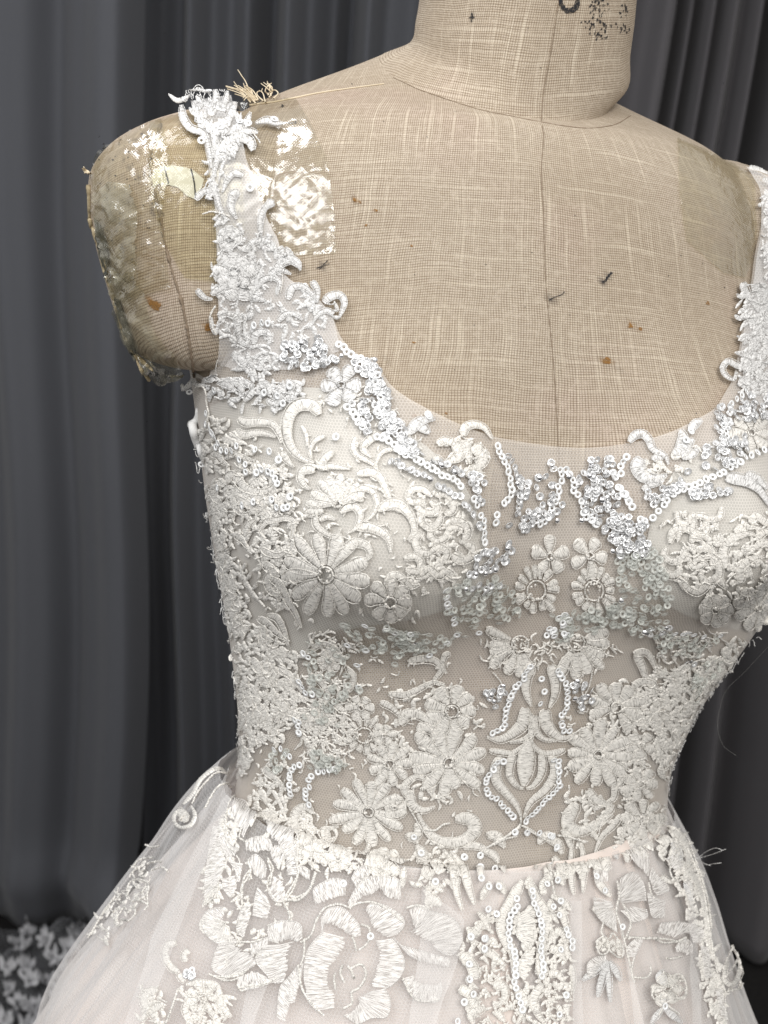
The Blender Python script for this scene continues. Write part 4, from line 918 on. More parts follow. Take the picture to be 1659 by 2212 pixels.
# ---- middle: squiggled flower columns
for c, pts, w in [
 ('B', [(262,1122),(190,1130),(170,1090),(200,1052),(260,1052),(312,1095)], 19), ('B', [(210,1150),(260,1190),(310,1200),(345,1165),(300,1125)], 19), ('B', [(330,1090),(390,1078),(442,1120),(440,1180),(390,1205)], 19), ('B', [(260,1200),(240,1245),(290,1290),(340,1270),(372,1215)], 19),
 ('B', [(250,1310),(210,1370),(240,1440),(305,1450)], 22), ('B', [(330,1275),(300,1325),(335,1370),(390,1350),(430,1290),(492,1292)], 18), ('B', [(420,1240),(500,1255),(535,1310),(510,1365)], 22), ('B', [(510,1385),(562,1410),(550,1470),(480,1490),(430,1455)], 22), ('B', [(300,1445),(350,1408),(402,1440),(380,1505)], 17),
 ('B', [(30,1612),(80,1580),(130,1592),(180,1640),(232,1632)], 24), ('B', [(140,1480),(200,1468),(242,1500),(222,1560),(150,1542)], 19), ('B', [(240,1582),(290,1540),(350,1582),(400,1558),(452,1592)], 19), ('B', [(470,1390),(420,1400),(370,1400)], 14), ('B', [(0,1180),(60,1140),(130,1150),(190,1230),(200,1310),(165,1370)], 28),
 ('B', [(515,705),(530,650),(585,628),(650,648),(702,722)], 28), ('B', [(450,760),(500,800),(470,850),(395,872)], 40), ('B', [(572,765),(642,830),(620,890),(545,912)], 40), ('B', [(518,730),(540,810),(555,885)], 30), ('B', [(350,765),(400,735),(455,755)], 22),
 ('B', [(330,840),(380,880),(420,890)], 22), ('B', [(620,1000),(600,960),(560,950)], 18),
 ('K', [(782,20),(800,90),(862,102)], 17), ('K', [(862,102),(880,55),(940,55),(1000,72),(1060,60),(1072,0)], 18), ('K', [(740,225),(760,150),(830,130),(892,160),(880,222)], 22), ('K', [(900,70),(892,140),(960,170),(992,108)], 18), ('K', [(900,205),(960,180),(1002,220),(958,282)], 19), ('K', [(682,330),(700,400),(760,430),(822,400)], 22),
 ('K', [(722,250),(700,300),(760,342),(820,320),(852,258)], 18), ('K', [(960,322),(1022,300),(1000,250)], 19), ('K', [(1000,350),(1052,342),(1062,420),(1008,462)], 22), ('K', [(830,440),(850,500),(920,532),(982,480),(928,420)], 19), ('K', [(1052,440),(1105,505)], 24), ('K', [(860,340),(900,382),(962,360)], 16),
 ('K', [(1102,385),(1088,280),(1140,200),(1220,170),(1285,182)], 30), ('K', [(1200,465),(1198,380),(1260,330),(1335,312)], 28), ('K', [(1225,160),(1190,130),(1160,165)], 18), ('K', [(1250,105),(1290,60),(1350,100),(1402,92)], 22), ('K', [(1280,260),(1330,230),(1390,240)], 20), ('K', [(1300,200),(1350,160),(1400,190)], 18)]:
    scroll(c, pts, w, prof='even' if c != 'A' and w < 24 else 'scroll')
leaf('B', [(168,702),(215,640),(262,585)], 32, m=W_); leaf('B', [(305,692),(255,650),(215,610)], 30, m=W_); leaf('B', [(340,602),(290,600),(240,640)], 20, m=W_)
flower('B', 1080, 1462, 128, 5, rot=-20, inner=.22, w=40, H=.0011); flower('B', 1352, 1457, 130, 5, rot=10, inner=.22, w=40, H=.0011)
flower('E', 825, 150, 128, 15, inner=.5, w=17, H=.0011); flower('E', 1152, 150, 130, 15, inner=.5, w=17, H=.0011)
flower('K', 1030, 642, 112, 8, inner=.25); flower('K', 1300, 650, 165, 9, inner=.15, w=34); flower('K', 1240, 560, 60, 6)
fill('B', [(180,1040),(440,1080),(560,1300),(560,1480),(300,1659),(60,1659),(200,1400),(240,1250)], 60, 30, 80)
fill('K', [(690,60),(1070,20),(1060,450),(1120,520),(960,560),(760,460),(680,330)], 75, 30, 80)
fill('K', [(1090,100),(1402,0),(1402,740),(1180,740),(1130,520)], 90, 60, 70)
fill('B', [(330,740),(520,700),(660,800),(640,930),(430,900)], 30, 40, 70)
# ---- right neckline and strap
for c, pts, w in [
 ('C', [(1408,238),(1440,320),(1490,400),(1530,480)], 28), ('C', [(1500,250),(1540,330),(1560,420),(1560,520)], 28), ('C', [(1600,260),(1592,360),(1570,450)], 24), ('C', [(1415,600),(1430,578),(1505,560)], 17), ('C', [(1655,640),(1560,630),(1470,660),(1418,735)], 21),
 ('C', [(1600,680),(1530,690),(1480,740),(1502,805)], 26), ('C', [(1440,930),(1370,900),(1300,868),(1258,920),(1285,985),(1342,1012),(1362,955)], 24), ('C', [(1450,800),(1438,860),(1470,930),(1522,992)], 23), ('C', [(1585,920),(1540,888),(1488,922)], 25), ('C', [(1665,960),(1620,948),(1580,1000),(1540,1062)], 25),
 ('C', [(1420,1000),(1398,1050),(1452,1082)], 22), ('C', [(1655,740),(1600,800),(1558,852)], 27), ('C', [(1640,480),(1600,540),(1590,600)], 24), ('C', [(1660,860),(1620,850),(1600,890)], 20),
 ('C', [(538,1502),(580,1450),(640,1438),(690,1480),(730,1560),(820,1610),(852,1682)], 33), ('C', [(642,1625),(608,1690),(650,1760),(740,1790),(842,1762)], 56), ('C', [(730,1650),(760,1620),(810,1640)], 26), ('C', [(1290,1790),(1370,1800),(1470,1830),(1560,1900),(1622,2012)], 44), ('C', [(1440,1770),(1530,1800),(1605,1882)], 34),
 ('C', [(650,1870),(700,1840),(760,1830),(822,1800)], 22)]:
    scroll(c, pts, w, m=W_, H=.0011)
for pts, w in [([(940,1408),(960,1480),(940,1560),(880,1602)], 44), ([(1045,1488),(1000,1530),(960,1625)], 38), ([(1105,1338),(1050,1370),(1005,1432)], 34), ([(1080,1560),(1040,1600),(960,1640)], 28)]: leaf('C', pts, w, m=W_)
flower('C', 1480, 1440, 165, 8, inner=.2, w=44); flower('C', 1640, 540, 80, 6, m=W_)
fill('C', [(1400,240),(1659,240),(1659,1100),(1420,1080),(1400,900),(1420,600)], 110, 100, 60, m=W_, base=.0003)
fill('P', [(1640,410),(1735,440),(1742,640),(1650,640),(1638,560),(1644,480)], 90, 90, 50, m=W_, base=.0003)
for pts, w in (([(1656,520),(1646,545),(1655,575)], 6), ([(1660,425),(1648,450),(1656,480)], 5), ([(1690,600),(1660,585),(1640,600)], 5), ([(1612,372),(1632,376),(1655,388)], 4), ([(1640,395),(1660,405),(1690,420)], 5), ([(1700,500),(1680,540),(1690,580)], 7)): scroll('P', pts, w, m=W_)
flower('P', 1672, 548, 26, 7, m=W_); flower('P', 1690, 470, 24, 7, m=W_)
fill('C', [(600,1600),(860,1640),(1000,1500),(1060,1600),(950,1760),(700,1830)], 26, 30, 70)
# ---- centre front
for pts, w in [
 ([(812,555),(780,620),(775,700),(802,785)], 30), ([(908,555),(932,640),(930,720),(900,792)], 30), ([(770,790),(762,870),(720,920),(640,965),(566,950)], 34), ([(880,800),(880,870),(920,930),(970,958),(1024,950)], 34), ([(812,835),(810,920),(760,965),(686,980)], 16), ([(822,835),(832,920),(870,962),(935,972)], 18),
 ([(578,1025),(640,1035),(700,1040),(745,1010),(792,968)], 16), ([(984,1022),(930,1040),(870,1040),(825,1010),(802,968)], 16), ([(705,1040),(688,1110),(690,1170),(728,1220),(762,1232)], 22), ([(858,1040),(862,1110),(850,1170),(812,1220),(775,1234)], 22),
 ([(640,1055),(610,1130),(622,1200),(670,1260),(720,1320),(747,1385)], 27), ([(900,1050),(932,1110),(920,1180),(870,1250),(800,1310),(760,1392)], 27), ([(150,530),(220,518),(290,530),(322,580),(290,640),(342,672)], 21), ([(45,712),(130,722),(200,690),(280,650),(342,660)], 19),
 ([(108,885),(140,830),(200,828),(260,870),(302,942)], 30), ([(200,922),(232,898),(282,930),(270,985)], 26), ([(0,760),(60,790),(122,852)], 18), ([(1370,488),(1400,560),(1420,620),(1472,640)], 23), ([(1348,682),(1400,650),(1460,660),(1482,712)], 21), ([(1358,492),(1420,482),(1452,520),(1482,602)], 19), ([(370,490),(340,500),(330,560),(350,600)], 16),
 ([(150,1282),(130,1220),(190,1170),(252,1192)], 20), ([(158,1250),(170,1320),(230,1352),(292,1330)], 25), ([(395,1400),(470,1398),(502,1450),(460,1510),(380,1530),(300,1510),(240,1450),(198,1368)], 36), ([(1052,1315),(1008,1380),(1000,1440),(1060,1470),(1140,1440),(1235,1378)], 37), ([(1100,1240),(1150,1300),(1242,1332)], 25),
 ([(1252,1218),(1240,1290),(1198,1312)], 18), ([(1240,1340),(1180,1400),(1120,1500)], 18), ([(1280,1380),(1240,1440),(1180,1500),(1140,1590)], 16), ([(1120,1110),(1240,1130),(1290,1190),(1250,1240)], 16)]:
    scroll('E', pts, w)
leaf('E', [(792,960),(778,1040),(772,1130),(762,1218)], 46, H=.0012); leaf('E', [(802,820),(806,890),(800,975)], 17)
flower('E', 740, 440, 185, 7, a0=70, a1=205, inner=.3, w=30); flower('E', 1050, 430, 185, 7, a0=-20, a1=115, inner=.3, w=30)
flower('E', 380, 810, 140, 9, inner=.3, w=36); flower('E', 365, 1090, 196, 12, inner=.16, w=34, jit=.1, rot=12, H=.0011); flower('E', 1258, 790, 140, 8, inner=.25, w=33, a0=-200, a1=60); flower('E', 1160, 1050, 180, 12, inner=.15, w=33, rot=5, jit=.08, H=.0011)
flower('E', 1390, 1000, 80, 5, rot=20); flower('E', 1385, 1210, 95, 7, w=26); flower('E', 1400, 1405, 118, 8, w=26); flower('E', 20, 940, 60, 6); flower('E', 50, 1100, 120, 9, w=26); flower('E', 1500, 800, 60, 6)
for p in ([(745,1380),(740,1430),(690,1480),(640,1510),(560,1560)], [(740,1430),(800,1460),(860,1500),(930,1480)], [(370,1420),(330,1430),(290,1460),(240,1455)], [(600,1540),(660,1500),(740,1440)], [(940,1490),(1000,1500),(1060,1520)]): line('E', p, 2.6)
for a, b2 in (((1020,560),(1080,720)), ((1130,600),(1090,720)), ((560,700),(640,760)), ((600,600),(660,700))): line('E', [a, ((a[0]+b2[0])/2+8, (a[1]+b2[1])/2), b2], 1.6)
for pts, w in [([(440,1560),(500,1548),(575,1572)], 20), ([(575,1572),(605,1600),(625,1640)], 18), ([(880,1515),(940,1535),(965,1595)], 24), ([(840,1540),(870,1500),(930,1490)], 24), ([(560,1480),(620,1490),(660,1560)], 20), ([(150,1520),(200,1480),(190,1420)], 22), ([(190,1540),(230,1600),(240,1650)], 26), ([(960,1460),(1000,1500),(1010,1560)], 22)]: leaf('E', pts, w)
fill('E', [(0,700),(300,640),(520,720),(560,900),(560,1240),(300,1350),(100,1300),(0,1150)], 85, 60, 80)
fill('E', [(1110,700),(1440,680),(1480,900),(1400,1120),(1440,1450),(1250,1420),(1240,1250),(1080,1150),(1000,1000)], 80, 60, 80)
fill('E', [(520,380),(780,420),(1050,400),(1280,430),(1180,560),(1000,560),(960,520),(780,560),(560,540)], 70, 80, 60, w=(1.8, 3.2))
fill('K', [(620,1050),(900,1010),(1150,880),(1380,800),(1402,850),(1180,1000),(1020,1150),(900,1330),(800,1560),(740,1650),(700,1850),(640,1640),(600,1350),(700,1180)], 270, 110, 40)
fill('K', [(430,1150),(640,1120),(640,1260),(560,1500),(560,1750),(430,1950),(400,1700),(420,1400)], 90, 90, 60)
fill('K', [(620,780),(1080,820),(900,1000),(640,980)], 50, 20, 60, w=(1.6, 3))
# ---- left waist and big open flower
for c, pts, w in [('G', [(928,518),(960,560),(1010,600),(1042,622)], 22), ('G', [(1232,820),(1200,780),(1150,790),(1120,840),(1130,920),(1160,990),(1202,1042)], 27), ('I', [(750,368),(780,430),(850,432),(910,400),(922,330),(878,298)], 18), ('I', [(650,335),(638,260),(705,250)], 22),
 ('G', [(1050,640),(1030,700),(1060,770),(1050,830)], 14), ('G', [(900,660),(920,720),(980,740)], 18), ('G', [(980,670),(1020,740),(1070,870)], 14), ('G', [(760,440),(800,470),(790,560)], 14), ('I', [(560,300),(600,350),(640,380)], 18), ('I', [(580,420),(640,440),(680,480),(760,500),(820,480)], 14),
 ('I', [(690,240),(720,290),(700,350)], 12), ('G', [(1290,1040),(1330,980),(1330,920),(1400,900)], 18), ('G', [(980,320),(1000,260),(1060,230)], 16), ('G', [(1180,320),(1210,380),(1200,440)], 15)]:
    scroll(c, pts, w)
line('G', [(1190,910),(1240,960),(1290,1040)], 2); line('G', [(1255,910),(1270,950),(1300,1000)], 1.8); line('G', [(1190,1040),(1250,1090),(1320,1100),(1400,1080)], 2); line('I', [(1170,90),(1230,200),(1290,290),(1340,350)], 2)
flower('I', 925, 140, 225, 13, inner=.16, w=34, jit=.06, H=.0012); flower('I', 1020, 490, 118, 8, inner=.25, w=36); flower('G', 1560, 300, 125, 13, inner=.5, w=18); flower('G', 1540, 120, 90, 6, w=30)
flower('I', 1090, 110, 70, 6); 
for pts, w in [([(1395,385),(1450,470),(1460,580),(1480,700),(1515,805)], 23), ([(1438,395),(1510,490),(1542,620),(1584,770)], 23), ([(1155,295),(1200,300),(1235,345)], 26), ([(1250,390),(1262,430),(1240,485)], 32), ([(1255,545),(1275,560),(1320,600)], 26), ([(1310,480),(1350,485),(1395,500)], 36), ([(1275,665),(1340,640),(1395,685)], 26), ([(1270,760),(1320,730),(1385,770)], 32)]: leaf('I', pts, w)
fill('G', [(900,480),(1110,480),(1100,900),(900,880),(830,730)], 34, 80, 60); fill('I', [(560,330),(760,380),(900,520),(700,520),(520,450)], 40, 30, 70); fill('I', [(430,200),(520,110),(600,330),(600,520),(470,460)], 40, 80, 50)
fill('I', [(1160,250),(1420,330),(1500,520),(1400,700),(1280,800),(1220,480)], 34, 80, 50)
# ---- skirt: big peony and its neighbours
PC = dict(I=(790, 1100), J=(800, 900), H=(1560, 1500))
def petal_fill(c, pts, w, **k): emit('lace_petal', *band(tr(c, pts), w*CR[c][2], tr(c, [PC[c]])[0]))
for c, A_, B_ in [
 ('Q', [(225,330),(225,250),(290,190),(400,150),(490,160)], [(240,385),(300,370),(370,350),(430,320),(505,300)]),
 ('Q', [(520,370),(600,230),(720,130),(860,130),(980,150),(1008,225)], [(540,420),(640,330),(730,290),(820,250),(900,320),(1010,340)]),
 ('Q', [(550,150),(600,60),(695,20)], [(600,230),(660,165),(720,120)]),
 ('Q', [(300,520),(360,430),(460,408),(560,490),(620,570),(632,665)], [(300,680),(330,570),(400,580),(470,625),(520,650),(580,685)]),
 ('Q', [(315,640),(225,740),(170,820),(148,950),(150,1080),(168,1180),(165,1260),(225,1360)], [(505,690),(485,780),(440,850),(370,930),(330,1030),(340,1130),(400,1220),(400,1340)]),
 ('Q', [(710,375),(850,385),(950,440),(1035,510),(1038,590),(965,662)], [(675,430),(710,490),(740,560),(790,620),(830,650),(880,690)]),
 ('Q', [(920,695),(980,760),(1040,870),(1048,960),(1010,1050),(930,1120),(860,1160)], [(790,720),(820,800),(822,880),(800,960),(790,1030),(760,1100),(760,1140)]),
 ('Q', [(860,1160),(902,1250),(907,1350),(870,1420),(760,1430),(680,1470),(600,1482),(480,1400)], [(740,1190),(650,1225),(600,1230),(630,1290),(580,1330),(560,1360),(530,1380)]),
 ('Q', [(1095,440),(1160,400),(1260,440),(1380,470),(1490,520),(1562,650),(1560,740),(1480,840),(1400,845)], [(1115,520),(1120,560),(1130,620),(1100,640),(1180,680),(1230,720),(1290,740),(1330,790),(1375,820)]),
 ('Q', [(930,680),(1020,760),(1150,800),(1300,840),(1462,890)], [(1060,830),(1120,885),(1200,915),(1300,935),(1440,965)]), ('Q', [(1030,1070),(1070,1150),(1140,1240),(1240,1262),(1350,1280),(1392,1180)], [(1130,1030),(1150,1090),(1210,1110),(1280,1115),(1340,1120),(1390,1090)]),
 ('Q', [(130,930),(70,1020),(20,1100),(0,1200),(0,1300)], [(125,1000),(112,1080),(90,1160),(70,1240),(60,1300)]),
 ('R', [(400,220),(480,212),(560,250),(587,400)], [(400,360),(430,470),(470,520),(500,590)]), ('R', [(520,610),(600,573),(680,573),(732,600)], [(520,690),(600,702),(690,692),(752,680)]), ('R', [(545,765),(600,720),(660,770),(702,850)], [(560,860),(600,905),(650,935),(692,925)]),
 ('R', [(700,410),(780,420),(870,480),(930,600),(960,760),(962,900)], [(680,480),(720,560),(780,620),(840,700),(862,800),(882,900)]), ('R', [(250,480),(210,650),(190,800),(170,950),(168,1085)], [(330,480),(320,650),(350,800),(320,900),(290,1000)]), ('R', [(328,930),(330,1020),(382,1092)], [(430,900),(442,1000),(402,1080)]),
 ('R', [(322,1178),(220,1200),(158,1280),(168,1400),(250,1482),(372,1502)], [(335,1230),(320,1300),(350,1380),(400,1430),(442,1480)]), ('R', [(472,1160),(430,1290),(430,1380),(500,1440)], [(550,1140),(556,1280),(522,1380),(512,1432)]), ('R', [(740,1000),(718,1050),(770,1120),(832,1142)], [(760,900),(840,940),(872,1040),(862,1092)]),
 ('R', [(620,1000),(600,1100),(588,1252)], [(700,1080),(742,1180),(702,1282)]), ('R', [(720,1400),(740,1338),(860,1290),(1000,1330),(1012,1452)], [(730,1480),(800,1490),(870,1460),(930,1470),(970,1490)]), ('R', [(640,1520),(618,1650),(690,1760),(740,1830),(822,1852)], [(952,1480),(905,1560),(902,1700),(872,1800),(852,1842)]),
 ('R', [(280,1500),(238,1600),(218,1722),(340,1782),(440,1762),(542,1720)], [(400,1500),(460,1532),(520,1562),(580,1602),(622,1662),(602,1702)]), ('R', [(438,1850),(488,1912),(600,1892),(742,1830)], [(450,1780),(520,1750),(600,1742),(682,1782)]), ('R', [(800,2150),(830,1900),(900,1800),(982,1680)], [(862,2200),(902,2050),(962,1900),(977,1780)]),
 ('R', [(270,620),(330,560),(400,640)], [(380,760),(430,740),(470,690)]), ('R', [(380,780),(430,860),(440,960)], [(500,800),(480,880),(470,960)]), ('R', [(960,840),(1010,820),(1080,860)], [(1000,900),(1040,930),(1080,940)]), ('R', [(760,640),(830,660),(860,740)], [(720,700),(760,780),(800,860)]), ('R', [(560,1500),(700,1450),(740,1440)], [(560,1600),(640,1590),(700,1560)]),
 ('U', [(445,420),(560,358),(640,420),(682,520),(692,640)], [(420,560),(425,600),(430,630),(440,650),(450,660)]), ('U', [(178,600),(200,760),(300,880),(425,945)], [(400,650),(398,680),(402,720),(412,770)]), ('U', [(560,850),(640,835),(702,800),(692,730)], [(450,730),(480,705),(520,695),(565,690)]),
 ('U', [(530,190),(570,125),(640,130),(712,190),(732,275)], [(600,280),(640,315),(680,355),(725,400)]), ('U', [(750,300),(820,400),(882,450),(922,520),(880,565)], [(730,420),(750,470),(770,540),(800,585)]), ('U', [(708,560),(730,700),(760,800),(880,805)], [(800,600),(890,640),(900,700),(890,760)]),
 ('U', [(830,868),(960,848),(1100,858),(1240,890),(1278,960),(1232,1052)], [(800,960),(960,1000),(1060,970),(1120,960),(1150,1000),(1165,1052)]), ('U', [(988,1100),(1070,1018),(1152,1060),(1152,1162)], [(1000,1155),(1040,1142),(1080,1155),(1100,1180)]), ('U', [(538,1185),(528,1090),(600,1018),(662,1018)], [(600,1200),(622,1150),(650,1100),(672,1050)]),
 ('U', [(128,1385),(128,1260),(200,1200),(300,1188)], [(200,1385),(222,1325),(262,1275),(312,1240)]), ('U', [(900,220),(960,300),(1000,330)], [(960,160),(1040,220),(1080,300)]), ('U', [(170,340),(240,330),(330,350)], [(190,480),(250,460),(330,440)]), ('U', [(1240,1080),(1270,1250),(1290,1400)], [(1330,1100),(1350,1250),(1370,1400)]), ('U', [(1380,1500),(1420,1650),(1450,1800)], [(1470,1500),(1500,1650),(1540,1820)])]:
    petal2(c, A_, B_, W_ if c == 'U' else None)
for pts in ([(200,1770),(340,1787),(450,1762),(542,1720)], [(280,1812),(380,1827),(455,1800)], [(438,1850),(485,1914),(620,1872),(735,1820)], [(550,850),(500,930),(470,1050),(475,1132)], [(700,740),(762,840),(720,930),(715,1020),(790,1122),(852,1132)], [(970,900),(930,1020),(868,1112)], [(850,1132),(890,1230),(892,1300)], [(1032,1450),(1030,1600),(1000,1680)], [(470,1482),(560,1480),(682,1450)], [(940,500),(967,650),(972,850)], [(520,610),(470,580),(480,500)], [(1060,560),(1092,680),(1080,800),(1132,850)], [(290,1000),(260,1090),(180,1165)], [(360,500),(365,640),(430,700)], [(380,240),(350,420),(370,560)]): line('R', pts, 2.2)
line('R', [(868,1112),(1000,1105),(1092,1010),(1135,878)], 3.6)
for pts, w in [([(320,1230),(200,1330),(80,1425)], 34), ([(318,1240),(260,1420),(220,1592)], 34), ([(325,1240),(335,1450),(342,1645)], 28), ([(335,1235),(400,1330),(442,1440)], 32), ([(862,1325),(845,1400),(892,1472)], 40), ([(885,1700),(950,1760),(1045,1862)], 30), ([(880,1700),(820,1760),(760,1850)], 26), ([(870,1560),(880,1620),(885,1660)], 32), ([(1090,440),(1130,540),(1150,640)], 30), ([(960,60),(1010,150),(1050,240)], 34), ([(380,140),(420,200),(440,250)], 36)]: leaf('U', pts, w, m=W_)
for pts in ([(870,205),(930,270),(942,370),(1000,442),(1072,400),(1077,308)], [(900,1500),(990,1488),(1082,1540),(1062,1612),(990,1602),(920,1562)], [(880,1500),(800,1500),(758,1570),(800,1622),(850,1562)], [(940,1402),(1010,1368),(1082,1420),(1020,1442)], [(720,1000),(860,1055),(1000,1040),(1090,1000)], [(700,1010),(560,1000),(530,1020)], [(265,990),(215,1040),(215,1130),(260,1170),(320,1140),(325,1060),(300,1020)], [(330,1010),(370,960),(480,1100),(470,1190),(400,1190),(330,1120),(320,1050)], [(270,850),(255,950),(300,1010)], [(720,460),(740,560),(770,610)], [(590,1200),(570,1340),(600,1440)], [(590,1390),(690,1400),(750,1350),(740,1280)], [(900,1215),(980,1210),(1060,1180)], [(1462,1330),(1500,1220),(1562,1115),(1640,1200),(1645,1330)], [(1480,1400),(1560,1300),(1610,1220)], [(1500,1532),(1600,1525),(1642,1440)], [(1110,120),(1200,330),(1270,560),(1320,860),(1380,1160)], [(1150,130),(1230,350),(1300,600),(1350,900)], [(1380,1160),(1420,1350),(1490,1520)]): line('U', pts, 2.2)
for p in ([(810,970),(822,1010),(832,1065)], [(690,1215),(692,1260),(702,1315)], [(745,1165),(735,1210),(760,1270)], [(780,1160),(800,1190),(812,1230)], [(845,1060),(915,1000),(918,920),(860,890)], [(790,1180),(860,1150),(905,1220),(850,1300),(800,1330),(800,1400),(745,1440)], [(790,790),(840,760),(930,748),(1010,775),(1080,830),(1145,882)],
          [(590,880),(640,800),(720,765),(800,790)], [(490,1010),(560,960),(592,860)], [(470,1160),(500,1300),(560,1420),(620,1480)], [(380,745),(450,720),(540,680),(585,560)], [(450,460),(470,560),(400,700),(380,745)], [(460,300),(470,400),(465,520)], [(80,1305),(200,1290),(335,1240)], [(100,760),(110,650),(160,560),(150,480)], [(290,640),(300,560),(270,480)], [(0,1235),(60,1235),(120,1200)],
          [(1140,1240),(1200,1370),(1300,1390),(1370,1380)], [(1160,790),(1230,770),(1300,800)]): line('I', p, 2.6)
for p, r_ in (((812,972), 5), ((692,1212), 4), ((745,1160), 4), ((812,1232), 4)): emit('lace_cord', *cord(tr('I', [p, (p[0]+4, p[1]+3), (p[0]+7, p[1])]), 3.2))
fill('I', [(0,100),(250,200),(450,400),(470,560),(380,760),(480,960),(300,1100),(0,1200),(-60,800),(0,500)], 60, 80, 60)
petal_fill('H', [(1395,1010),(1440,1100),(1525,1150)], 66)
for c, pts, w in [('H', [(1212,325),(1175,350),(1168,400),(1210,442),(1270,430),(1302,370),(1280,305)], 11), ('H', [(1195,330),(1240,370),(1228,405)], 26), ('H', [(1540,20),(1440,60),(1340,130),(1290,220),(1228,292)], 12), ('H', [(1185,1188),(1122,1205),(1108,1280),(1150,1350),(1202,1382)], 21), ('H', [(1265,1238),(1232,1270),(1242,1312)], 17),
 ('H', [(1240,1452),(1330,1438),(1420,1450),(1460,1520),(1470,1600),(1532,1662)], 18), ('H', [(1065,1488),(990,1510),(968,1570),(1010,1622),(1092,1590)], 23), ('H', [(945,1682),(1010,1640),(1062,1702)], 21), ('H', [(1200,1390),(1215,1420),(1235,1432)], 20), ('H', [(1250,1560),(1230,1620),(1260,1690)], 18), ('H', [(1390,1620),(1440,1680),(1420,1720)], 18)]:
    scroll(c, pts, w, prof='even')
for pts in ([(1500,60),(1420,110),(1330,210),(1290,290)], [(1520,110),(1440,200),(1370,320)], [(985,555),(1040,570),(1080,560)], [(900,700),(950,650),(1040,640)], [(870,830),(900,790),(980,790),(1010,840),(980,900),(900,922),(868,870),(872,828)], [(910,920),(970,930),(1000,942),(980,972)], [(912,958),(922,1000),(880,1052),(828,1042)], [(940,700),(900,740),(920,780)], [(1000,680),(1060,660),(1092,670)], [(1030,720),(1100,700),(1132,722)],
            [(1380,1380),(1470,1412),(1560,1400),(1622,1370)], [(1190,1480),(1150,1600),(1110,1702)], [(790,890),(720,980),(650,1100),(612,1160)], [(820,1000),(850,960),(880,1010)]): line('H', pts, 2.3)
flower('H', 1335, 1530, 100, 7, inner=.35, w=26); flower('H', 1230, 375, 38, 5)
fill('H', [(1460,420),(1520,300),(1560,500),(1500,720),(1440,900),(1380,940),(1370,700)], 70, 95, 40); fill('H', [(640,1130),(720,980),(860,760),(960,640),(1040,700),(1000,880),(800,1060),(720,1180)], 34, 125, 40, w=(2.0, 4.2), cords=.15)
fill('H', [(1220,1440),(1450,1440),(1540,1660),(1440,1720),(1230,1720)], 50, 60, 80); fill('H', [(960,1500),(1100,1490),(1080,1720),(940,1720)], 24, 60, 80)
# ---- skirt: centre column with sequins, right flowers
for pts, w in [([(335,635),(290,720),(240,800),(222,880),(250,960),(290,1020),(302,1120),(288,1165)], 25), ([(372,635),(400,720),(452,800),(460,880),(440,960),(430,1060),(430,1155)], 25), ([(60,925),(120,860),(185,830)], 20), ([(98,985),(180,1030),(245,1085)], 22), ([(178,1190),(230,1190),(242,1250),(200,1302)], 22), ([(10,1020),(60,1080),(82,1155)], 25), ([(528,775),(560,860),(590,950),(602,992)], 21), ([(500,900),(540,915),(560,960)], 22), ([(480,990),(520,1010),(560,1060)], 22),
 ([(470,1130),(520,1130),(550,1170)], 20), ([(440,1180),(400,1260),(420,1340),(460,1400)], 22), ([(300,1200),(350,1260),(340,1340),(300,1400)], 22), ([(590,1080),(600,1160),(590,1240)], 18), ([(0,1200),(60,1240),(80,1300)], 24), ([(120,1310),(60,1340),(70,1395)], 22), ([(200,1320),(240,1380)], 20),
 ([(1128,378),(1190,440),(1205,540),(1160,602)], 20), ([(1180,560),(1250,650),(1290,760),(1312,900),(1332,1022)], 17), ([(1438,975),(1482,1040),(1482,1120),(1440,1190),(1398,1150),(1412,1060)], 17), ([(1330,1100),(1380,1200),(1402,1352)], 20), ([(1280,1040),(1292,1100),(1302,1165)], 20), ([(1060,615),(1110,642),(1152,628)], 14), ([(1140,450),(1120,520),(1150,570)], 18)]:
    scroll('J', pts, w, prof='even' if w > 23 else 'scroll')
for pts, w in [([(110,450),(160,470),(205,502)], 18), ([(98,555),(112,580),(108,635)], 18), ([(180,540),(215,560),(248,602)], 18), ([(165,640),(135,690),(108,735)], 19), ([(195,640),(220,660),(242,705)], 18), ([(150,385),(195,395),(238,440)], 17), ([(465,535),(430,560),(405,595)], 16), ([(498,488),(535,550),(552,602)], 18), ([(500,598),(530,620),(552,660)], 18), ([(475,615),(445,650),(430,690)], 18), ([(495,725),(545,745),(592,792)], 18), ([(480,735),(480,765),(492,800)], 15),
 ([(592,415),(588,520),(590,640),(602,715)], 15), ([(642,425),(655,560),(650,705)], 16), ([(720,600),(740,650),(800,720)], 24), ([(700,780),(780,820),(815,895)], 34), ([(90,800),(130,840),(160,900)], 18), ([(40,960),(60,920),(40,880)], 16)]: leaf('J', pts, w)
petal_fill('J', [(352,785),(362,880),(352,975)], 42); petal_fill('J', [(382,1000),(355,1080),(345,1155)], 26)
flower('J', 1092, 1210, 82, 6, inner=.2); flower('J', 755, 975, 40, 5); flower('J', 832, 985, 42, 5)
for pts in ([(890,935),(1000,945),(1100,950),(1205,972)], [(860,760),(900,860),(880,940)], [(830,640),(840,720),(830,800),(860,900),(890,1020),(920,1150)], [(1090,1280),(1050,1345)], [(1090,1290),(1145,1345)], [(1420,1212),(1470,1218),(1490,1180)], [(300,380),(230,400),(180,430)], [(490,500),(480,600),(500,720)], [(1110,640),(1180,620),(1230,700)], [(1060,1120),(1120,1150),(1180,1160),(1185,1240),(1120,1270)], [(1020,1230),(1060,1260),(1090,1240)], [(320,330),(260,370),(230,400)], [(350,340),(400,370),(450,400)]): line('J', pts, 2.4)
